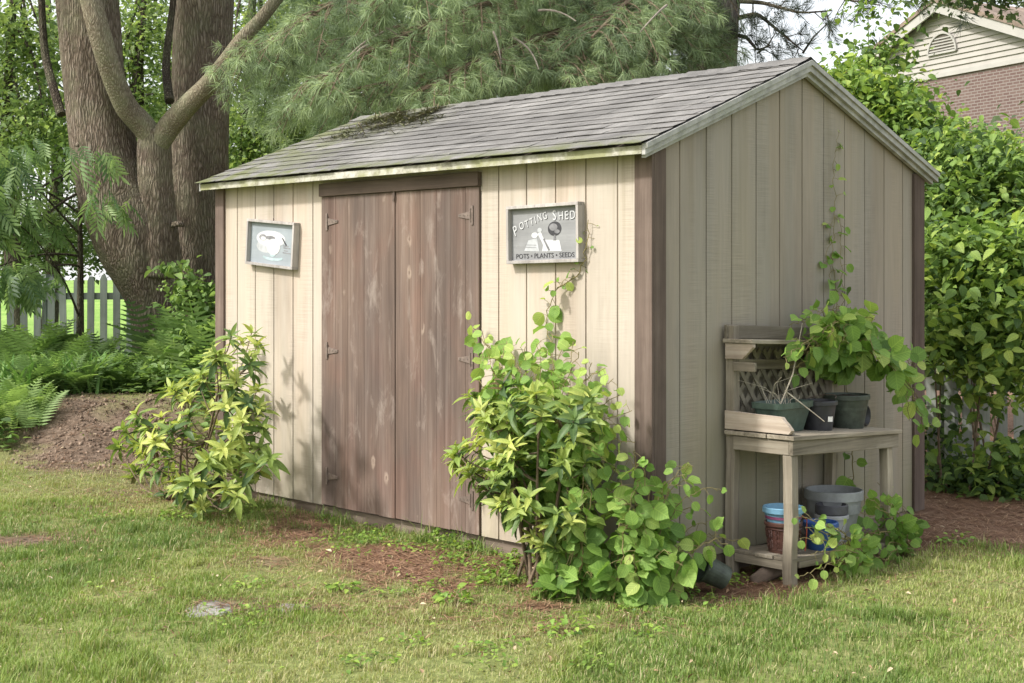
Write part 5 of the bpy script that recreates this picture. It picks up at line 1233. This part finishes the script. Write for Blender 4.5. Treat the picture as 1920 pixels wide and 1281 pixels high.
# ------------------------------------------------------------------ ferns, strap leaves, low plants
def bed_shrub():
    b = gz(365, 690, 12.3); root = thing('bed_shrub', 'leafy green shrub between the leaning trunk and the shed corner', 'shrub', tuple(b))
    cl = crown(root, [(W(362, 560, 12.3), np.array([.20, .25, .22]), .8), (W(375, 640, 12.1), np.array([.22, .25, .22]), 1), (W(335, 690, 11.9), np.array([.22, .25, .15]), .7), (W(330, 500, 12.3), np.array([.14, .12, .04]), .15)], 1500, .085, 'fern', OVATE, .08, 10, .6, .5, -.35, 'foliage')
    m = MB()
    for q in cl[:18]: m.tube(bez(b, b*.4+q*.6+np.array([.03, 0, -.05]), q, 8), np.linspace(.01, .003, 8), 5)
    m.build('stems', M['twig'], root)
bed_shrub()
def ferns():
    Pz = []
    gf = 'ferns in the bed at the left'
    spots = [(60, 640, 12.6, .75), (150, 650, 12.4, .7), (215, 665, 12.2, .6), (20, 690, 12.0, .8), (100, 700, 11.9, .8), (190, 705, 12.1, .6), (260, 700, 12.0, .6), (40, 750, 11.5, .7), (120, 745, 11.75, .5), (30, 815, 10.9, .45), (45, 770, 11.5, .5), (345, 590, 12.3, .5), (370, 540, 12.6, .5), (350, 640, 12.0, .55), (385, 610, 12.1, .5), (310, 690, 12.2, .5), (10, 790, 11.1, .42)]
    spots += [(105, 735, 11.6, .6), (165, 730, 11.75, .6), (100, 620, 13.0, .7), (30, 630, 13.2, .7), (195, 630, 12.8, .7), (245, 665, 12.4, .6), (70, 680, 12.2, .7)]
    where = ['under the fence', 'before the fence gap', 'left of the leaning trunk', 'at the left picture edge', 'in the middle of the bed', 'behind the dirt mound', 'at the foot of the leaning trunk', 'low in the bed near the edge', 'just behind the dirt mound', 'at the lawn edge', 'in the lower left corner of the bed', 'right of the leaning trunk', 'tallest beside the straight trunk', 'low between trunk and shed corner', 'beside the shed corner board', 'behind the rhododendron', 'nearest the left end of the mound', 'arching over the top left of the dirt mound', 'arching over the top middle of the dirt mound', 'tallest below the fence gap', 'close under the fence at the left', 'beside the leaning trunk foot', 'just left of the leaning trunk base', 'in the deep shade of the bed']
    for (px, py, Z, L), wh in zip(spots, where):
        b = W(px, py, Z); b[2] = H(b[0], b[1]); tz = W(px, py, Z)[2]
        root = thing('fern', 'green arching fern '+wh, 'fern', tuple(b), gf)
        n = 30; az = rng.random(n)*6.28; el = .65+.75*rng.random(n); f = np.stack([np.cos(az)*np.cos(el), np.sin(az)*np.cos(el), np.sin(el)], -1)
        L = min(.80, max(.36, (tz-b[2])*(1.0 if 185 < px < 330 else 1.28))); rise = 0
        P = np.tile(b, (n, 1))+np.stack([.10*rng.normal(size=n), .10*rng.normal(size=n), rise*rng.random(n)], -1)
        fast_mesh('fronds', place(FROND[0], P, f, np.tile([0, 0, 1.0], (n, 1)), L*(.7+.5*rng.random(n))), FROND[1], np.clip(.5+.22*rng.normal(size=n)+.15*rng.normal(), 0, 1), M['fern'], root)
        if rise > .08:
            m = MB()
            for q in P[P[:, 2] > b[2]+.05]: m.tube([b, q], [.004, .003], 4)
            if m.v: m.build('stalks', M['vine_stem'], root)
ferns()
def strap_plants():
    for lab, px, py, Z in (('clump of arching strap leaves at the edge of the fern bed', 40, 745, 11.5), ('clump of strap leaves right of the ferns behind the mound', 150, 725, 11.7)):
        b = W(px, py, Z); b[2] = H(b[0], b[1]); n = 60; az = rng.random(n)*6.28; lean = .15+.5*rng.random(n); L = .35+.25*rng.random(n); root = thing('strap_leaf_clump', lab, 'plant', tuple(b))
        V = np.zeros((n, 9, 3)); d = np.stack([np.cos(az), np.sin(az), 0*az], -1); s = np.stack([-np.sin(az), np.cos(az), 0*az], -1); b_ = b+np.stack([.12*rng.normal(size=n), .12*rng.normal(size=n), 0*az], -1)
        for k in range(5):
            t = k/4; c = b_+d*(lean*L*(t+.9*t**3))[:, None]+np.array([0, 0, 1])*(L*(t-.35*t**3))[:, None]; w = .014*(1-t)**.6
            if k < 4: V[:, 2*k] = c-s*w; V[:, 2*k+1] = c+s*w
            else: V[:, 8] = c
        fast_mesh('leaves', V, [(0, 1, 3, 2), (2, 3, 5, 4), (4, 5, 7, 6), (6, 7, 8)], np.clip(.6+.2*rng.normal(size=n), 0, 1), M['iris'], root)
    # ground cover below the ferns
    n = 9000; u = -60+520*rng.random(n); Z = 10.5+4.0*rng.random(n); l = (u-960)/FPX*Z; x = CAM[0]+FW[0]*Z+RT[0]*l; y = CAM[1]+FW[1]*Z+RT[1]*l
    d, s_ = masks(x, y); k = (rng.random(n) > d*1.3) & ~in_shed(x, y, .1) & ~((u > 90) & (u < 330) & (Z < 11.5)); x, y = x[k], y[k]; n = len(x); z = height(x, y)+.02+.22*rng.random(n)**1.5
    f = rdir(n); f[:, 2] = .2; o = fast_mesh('undergrowth', place(OVATE[0], np.stack([x, y, z], -1), f, rdir(n)*.5+np.array([0, 0, 1.0]), .05+.06*rng.random(n)), OVATE[1], np.clip(.4+.22*rng.normal(size=n), 0, 1), M['fern'])
    tag(o, 'low leafy undergrowth beneath the ferns at the left', 'undergrowth', kind='stuff')
strap_plants()

def leaf_bits():
    n = 900; Z = 4.6+6*rng.random(n); u = -100+2150*rng.random(n); l = (u-960)/FPX*Z; x = CAM[0]+FW[0]*Z+RT[0]*l; y = CAM[1]+FW[1]*Z+RT[1]*l; k = ~in_shed(x, y, .03); x, y = x[k], y[k]; n = len(x)
    z = height(x, y)+.012+.02*rng.random(n); f = rdir(n); f[:, 2] *= .3
    nm = NT('dry_leaf_bits'); c = nm.ramp(nm.attr('rnd'), [(0, (.16, .09, .05)), (.5, (.33, .23, .13)), (1, (.50, .42, .29))]); mt = nm.done(c, .8)
    o = fast_mesh('leaf_litter', place(OVATE[0]*np.array([.8, 1, 1.6]), np.stack([x, y, z], -1), f, rdir(n)*.6+np.array([0, 0, 1.0]), .008+.026*rng.random(n)**2), OVATE[1], rng.random(n), mt, None, True)
    tag(o, 'small dry leaf fragments scattered through the lawn', 'leaf litter', kind='stuff')
leaf_bits()
def weeds():
    # distinct weed clumps along the base of the shed and in the lawn
    gw = 'weed clumps by the shed'
    for px, py, r, n, lab in ((752, 992, .085, 110, 'bright weed clump under the middle of the doors'), (842, 1012, .10, 130, 'widest bright weed clump beneath the right door'), (890, 1028, .045, 40, 'small yellow green weed under the right door hinge'), (985, 1062, .10, 90, 'weed clump against the skid left of the tall rhododendron'), (930, 1095, .08, 60, 'pale weed in the bare pine needle patch'), (850, 1132, .09, 70, 'flat broadleaf weed in the lawn below the bare patch'), (1085, 1082, .09, 90, 'bright weed at the foot of the tall rhododendron'), (1060, 1190, .10, 55, 'broadleaf weed in the open lawn at the bottom centre'), (650, 965, .07, 60, 'weed clump under the left door'), (540, 940, .10, 80, 'weed clump below the cream wall left of the doors'), (1790, 1020, .08, 34, 'thin weed in the pine straw right of the bench'), (640, 1110, .06, 36, 'small weed near the grey stones in the lawn'), (330, 975, .09, 60, 'weed at the foot of the yellow green rhododendron')):
        b = WG(px, py); root = thing('weed', lab, 'weed', tuple(b), gw); th = rng.random(n)*6.28; rr = r*np.sqrt(rng.random(n)); P = b+np.stack([rr*np.cos(th), rr*np.sin(th), .015+.75*r*rng.random(n)*(1-.6*(rr/r)**2)], -1)
        f = np.stack([np.cos(th), np.sin(th), .25*rng.normal(size=n)], -1)+.5*rng.normal(size=(n, 3))*np.array([1, 1, .4])
        fast_mesh('leaves', place(OVATE[0], P, f, rdir(n)*.5+np.array([0, 0, 1.0]), .022+.022*rng.random(n)), OVATE[1], np.clip(.62+.2*rng.normal(size=n), 0, 1), M['weed'], root, True)
        m = MB()
        for q in P[:14]: m.tube([b, q], [.0018, .0012], 4)
        m.build('stems', M['vine_stem'], root)
    # clover-like cover scattered through the thin strip in front of the shed
    n = 62000; Z = 5+6*rng.random(n); u = 150+1500*rng.random(n); l = (u-960)/FPX*Z; x = CAM[0]+FW[0]*Z+RT[0]*l; y = CAM[1]+FW[1]*Z+RT[1]*l
    nn = fbm(x*2.4+31, y*2.4+11); nz2 = fbm(x*7+3, y*7+1); k = (rng.random(n) < (.8*sm(-.9, -.05, y)*sm(-4.3, -3.5, x)*(1-sm(.2, .6, x))*sm(.38, .58, nn)+.42*sm(.56, .70, nn))*sm(.4, .55, nz2)) & ~in_shed(x, y, .015)
    x, y = x[k], y[k]; n = len(x); z = height(x, y)+.008+.03*rng.random(n)
    f = rdir(n); f[:, 2] *= .2
    o = fast_mesh('ground_cover', place(OVATE[0], np.stack([x, y, z], -1), f, rdir(n)*.4+np.array([0, 0, 1.0]), .014+.018*rng.random(n)), OVATE[1], np.clip(.62+.25*rng.normal(size=n), 0, 1), M['weed'], None, True)
    tag(o, 'tiny clover-like weeds spreading over the thin turf by the shed', 'ground cover', kind='stuff')
weeds()

# half-buried stones in the lawn
def stones():
    for px, py, rx, ry, lab in ((392, 1142, .105, .070, 'pale grey flat stone sunk in the lawn at the lower left'), (548, 1140, .075, .035, 'grey stone half hidden by grass right of the pale one'), ):
        b = WG(px, py); m = MB(); n = 22; a = np.linspace(0, 6.283, n, endpoint=False); rr = 1+.16*np.sin(3*a+px)+.1*np.sin(5*a+py)
        V = [(b+RT*rx*rr[i]*s_*math.cos(a[i])+FW*ry*rr[i]*s_*2*math.sin(a[i])+UP*z) for s_, z in ((1.05, -.04), (1, -.004), (.9, .004), (.5, .006)) for i in range(n)]
        F = [(k*n+i, k*n+(i+1) % n, (k+1)*n+(i+1) % n, (k+1)*n+i) for k in range(3) for i in range(n)]+[tuple(3*n+i for i in range(n))]
        m.add(V, F); o = m.build('flat_stone', M['stone'], None, True, origin=b); tag(o, lab, 'stone')
stones()

# ------------------------------------------------------------------ brick house far right
def house():
    Zp = 35.0; lp = (1770-960)/FPX*Zp; wd = unit(RT*(-.427)+FW*.904)      # along the gable wall, away from us
    nd = unit(RT*.904+FW*.427)                                            # along the ridge, to the right
    pk = CAM+FW*Zp+RT*lp; pk[2] = 8.25; ze = 6.50; hw = (pk[2]-ze)/.385; gzv = H(pk[0], pk[1])
    root = thing('brick_house', 'brick house with a cream clapboard gable beyond the shrubs', 'house', (pk[0], pk[1], gzv))
    P = lambda s, z, o=0: np.array([pk[0], pk[1], 0])+wd*s+nd*o+UP*z
    def prism(nm, pts, o0, o1, mat):
        m = MB(); n = len(pts); V = [P(s, z, o) for o in (o0, o1) for s, z in pts]
        m.add(V, [tuple(range(n)), tuple(range(2*n-1, n-1, -1))]+[(i, n+i, n+(i+1) % n, (i+1) % n) for i in range(n)]); return m.build(nm, M[mat], root)
    # brick storey: own axes so that the courses run along the wall
    m = MB(); m.box((-hw, 0, 0), (hw, .001, ze-gzv)); 
    bw = bpy.data.objects.new('brick_wall', bpy.data.meshes.new('brick_wall')); COL.objects.link(bw)
    V = [(-hw, 0, 0), (hw, 0, 0), (hw, ze-gzv, 0), (-hw, ze-gzv, 0), (-hw, 0, -9), (hw, 0, -9), (hw, ze-gzv, -9), (-hw, ze-gzv, -9)]
    bw.data.from_pydata(V, [], [(0,1,2,3), (5,4,7,6), (4,0,3,7), (1,5,6,2), (3,2,6,7)]); bw.data.materials.append(M['brick'])
    mt = Matrix(((-wd[0], 0, -nd[0], 0), (-wd[1], 0, -nd[1], 0), (0, 1, 0, 0), (0, 0, 0, 1))); bw.rotation_euler = mt.to_euler(); bw.parent = root
    # gable: lapped boards
    m = MB(); k = 0; z = ze
    while z < pk[2]-.12:
        s = (pk[2]-.10-z)/.385; s2 = max(.02, (pk[2]-.10-z-.142)/.385)
        V = [P(-s, z, -.048), P(s, z, -.048), P(s2, z+.142, -.010), P(-s2, z+.142, -.010), P(-s, z, .02), P(s, z, .02)]
        m.add(V, [(0, 1, 2, 3), (0, 4, 5, 1)]); z += .14
    m.build('clapboard_gable', M['clap'], root)
    prism('gable_backing', [(-hw, ze), (hw, ze), (0, pk[2]-.05)], .02, .08, 'clap')
    prism('frieze_board', [(-hw, ze-.09), (hw, ze-.09), (hw, ze+.015), (-hw, ze+.015)], -.055, -.001, 'clap_trim')
    for sg in (1, -1): prism('rake_board', [(0, pk[2]+.02), (sg*(hw+.4), pk[2]+.02-.385*(hw+.4)), (sg*(hw+.4), pk[2]-.22-.385*(hw+.4)), (0, pk[2]-.22)], -.32, -.27, 'clap_trim')
    for sg in (1, -1): prism('roof', [(0, pk[2]+.14), (sg*(hw+.45), pk[2]+.14-.385*(hw+.45)), (sg*(hw+.45), pk[2]+.03-.385*(hw+.45)), (0, pk[2]+.03)], -.36, 9.3, 'house_roof')
    # half-round louvre vent
    vz = 7.02; r = .50
    arc = [(r*math.cos(a), vz+r*math.sin(a)) for a in np.linspace(0, math.pi, 17)]
    v = prism('gable_vent', arc, -.05, -.036, 'vent')
    m = MB()
    for a, b in zip(arc[:-1], arc[1:]): m.bar(P(a[0], a[1], -.06), P(b[0], b[1], -.06), .05, .07, tuple(nd))
    m.bar(P(-r, vz, -.06), P(r, vz, -.06), .05, .07, tuple(nd)); o = m.build('vent_frame', M['clap_trim'], None); o.parent = v; o.location = -wloc(v)
    m = MB()
    for zz in np.arange(vz+.07, vz+r-.06, .075):
        w_ = math.sqrt(max(0, r*r-(zz-vz)**2))-.03; m.bar(P(-w_, zz, -.062), P(w_, zz, -.062), .02, .03, (0, 0, 1))
    o = m.build('louvres', M['clap_trim'], None); o.parent = v; o.location = -wloc(v)
house()

# ------------------------------------------------------------------ camera, light, sky
cd = bpy.data.cameras.new('camera'); cam = bpy.data.objects.new('camera', cd); COL.objects.link(cam); scene.camera = cam
cam.location = CAM; cam.rotation_euler = (math.pi/2, 0, YAW); cd.sensor_width = 36; cd.lens = FPX/1920*36; cd.shift_y = -(640.5-HY)/1920; cd.clip_end = 2000; cd.clip_start = .05
to_sun = unit(np.array([-.42, -1.0, 1.06])); el = math.asin(to_sun[2]); azm = math.atan2(to_sun[0], to_sun[1])
ld = bpy.data.lights.new('sun', 'SUN'); ld.energy = 2.0; ld.angle = R(4.5); ld.color = (1, .972, .93); sun = bpy.data.objects.new('sun', ld); COL.objects.link(sun)
sun.rotation_euler = Vector(to_sun).to_track_quat('Z', 'Y').to_euler(); sun.location = (0, 0, 20)
w = bpy.data.worlds.new('World'); scene.world = w; w.use_nodes = True; nt = w.node_tree; bg = nt.nodes['Background']
sky = nt.nodes.new('ShaderNodeTexSky'); sky.sky_type = 'NISHITA'; sky.sun_disc = False; sky.sun_elevation = el; sky.sun_rotation = azm; sky.air_density = 1.0; sky.dust_density = 6.0; sky.ozone_density = 1.0
tc = nt.nodes.new('ShaderNodeTexCoord'); cn = nt.nodes.new('ShaderNodeTexNoise'); cn.inputs['Scale'].default_value = 3.5; cn.inputs['Detail'].default_value = 6
nt.links.new(tc.outputs['Generated'], cn.inputs['Vector']); cr = nt.nodes.new('ShaderNodeMapRange'); cr.inputs[1].default_value = .3; cr.inputs[2].default_value = .7; cr.inputs[3].default_value = .45; cr.inputs[4].default_value = .85
nt.links.new(cn.outputs[0], cr.inputs[0]); mx = nt.nodes.new('ShaderNodeMix'); mx.data_type = 'RGBA'; nt.links.new(cr.outputs[0], mx.inputs[0]); nt.links.new(sky.outputs[0], mx.inputs[6]); mx.inputs[7].default_value = (4.3, 4.32, 4.3, 1)
nt.links.new(mx.outputs[2], bg.inputs[0]); bg.inputs[1].default_value = .15
scene.view_settings.view_transform = 'Standard'; scene.view_settings.look = 'None'; scene.view_settings.exposure = 1.24; scene.view_settings.gamma = 1
scene.cycles.use_denoising = True; scene.cycles.max_bounces = 7; scene.cycles.diffuse_bounces = 4; scene.cycles.transmission_bounces = 5; scene.cycles.sample_clamp_indirect = 6
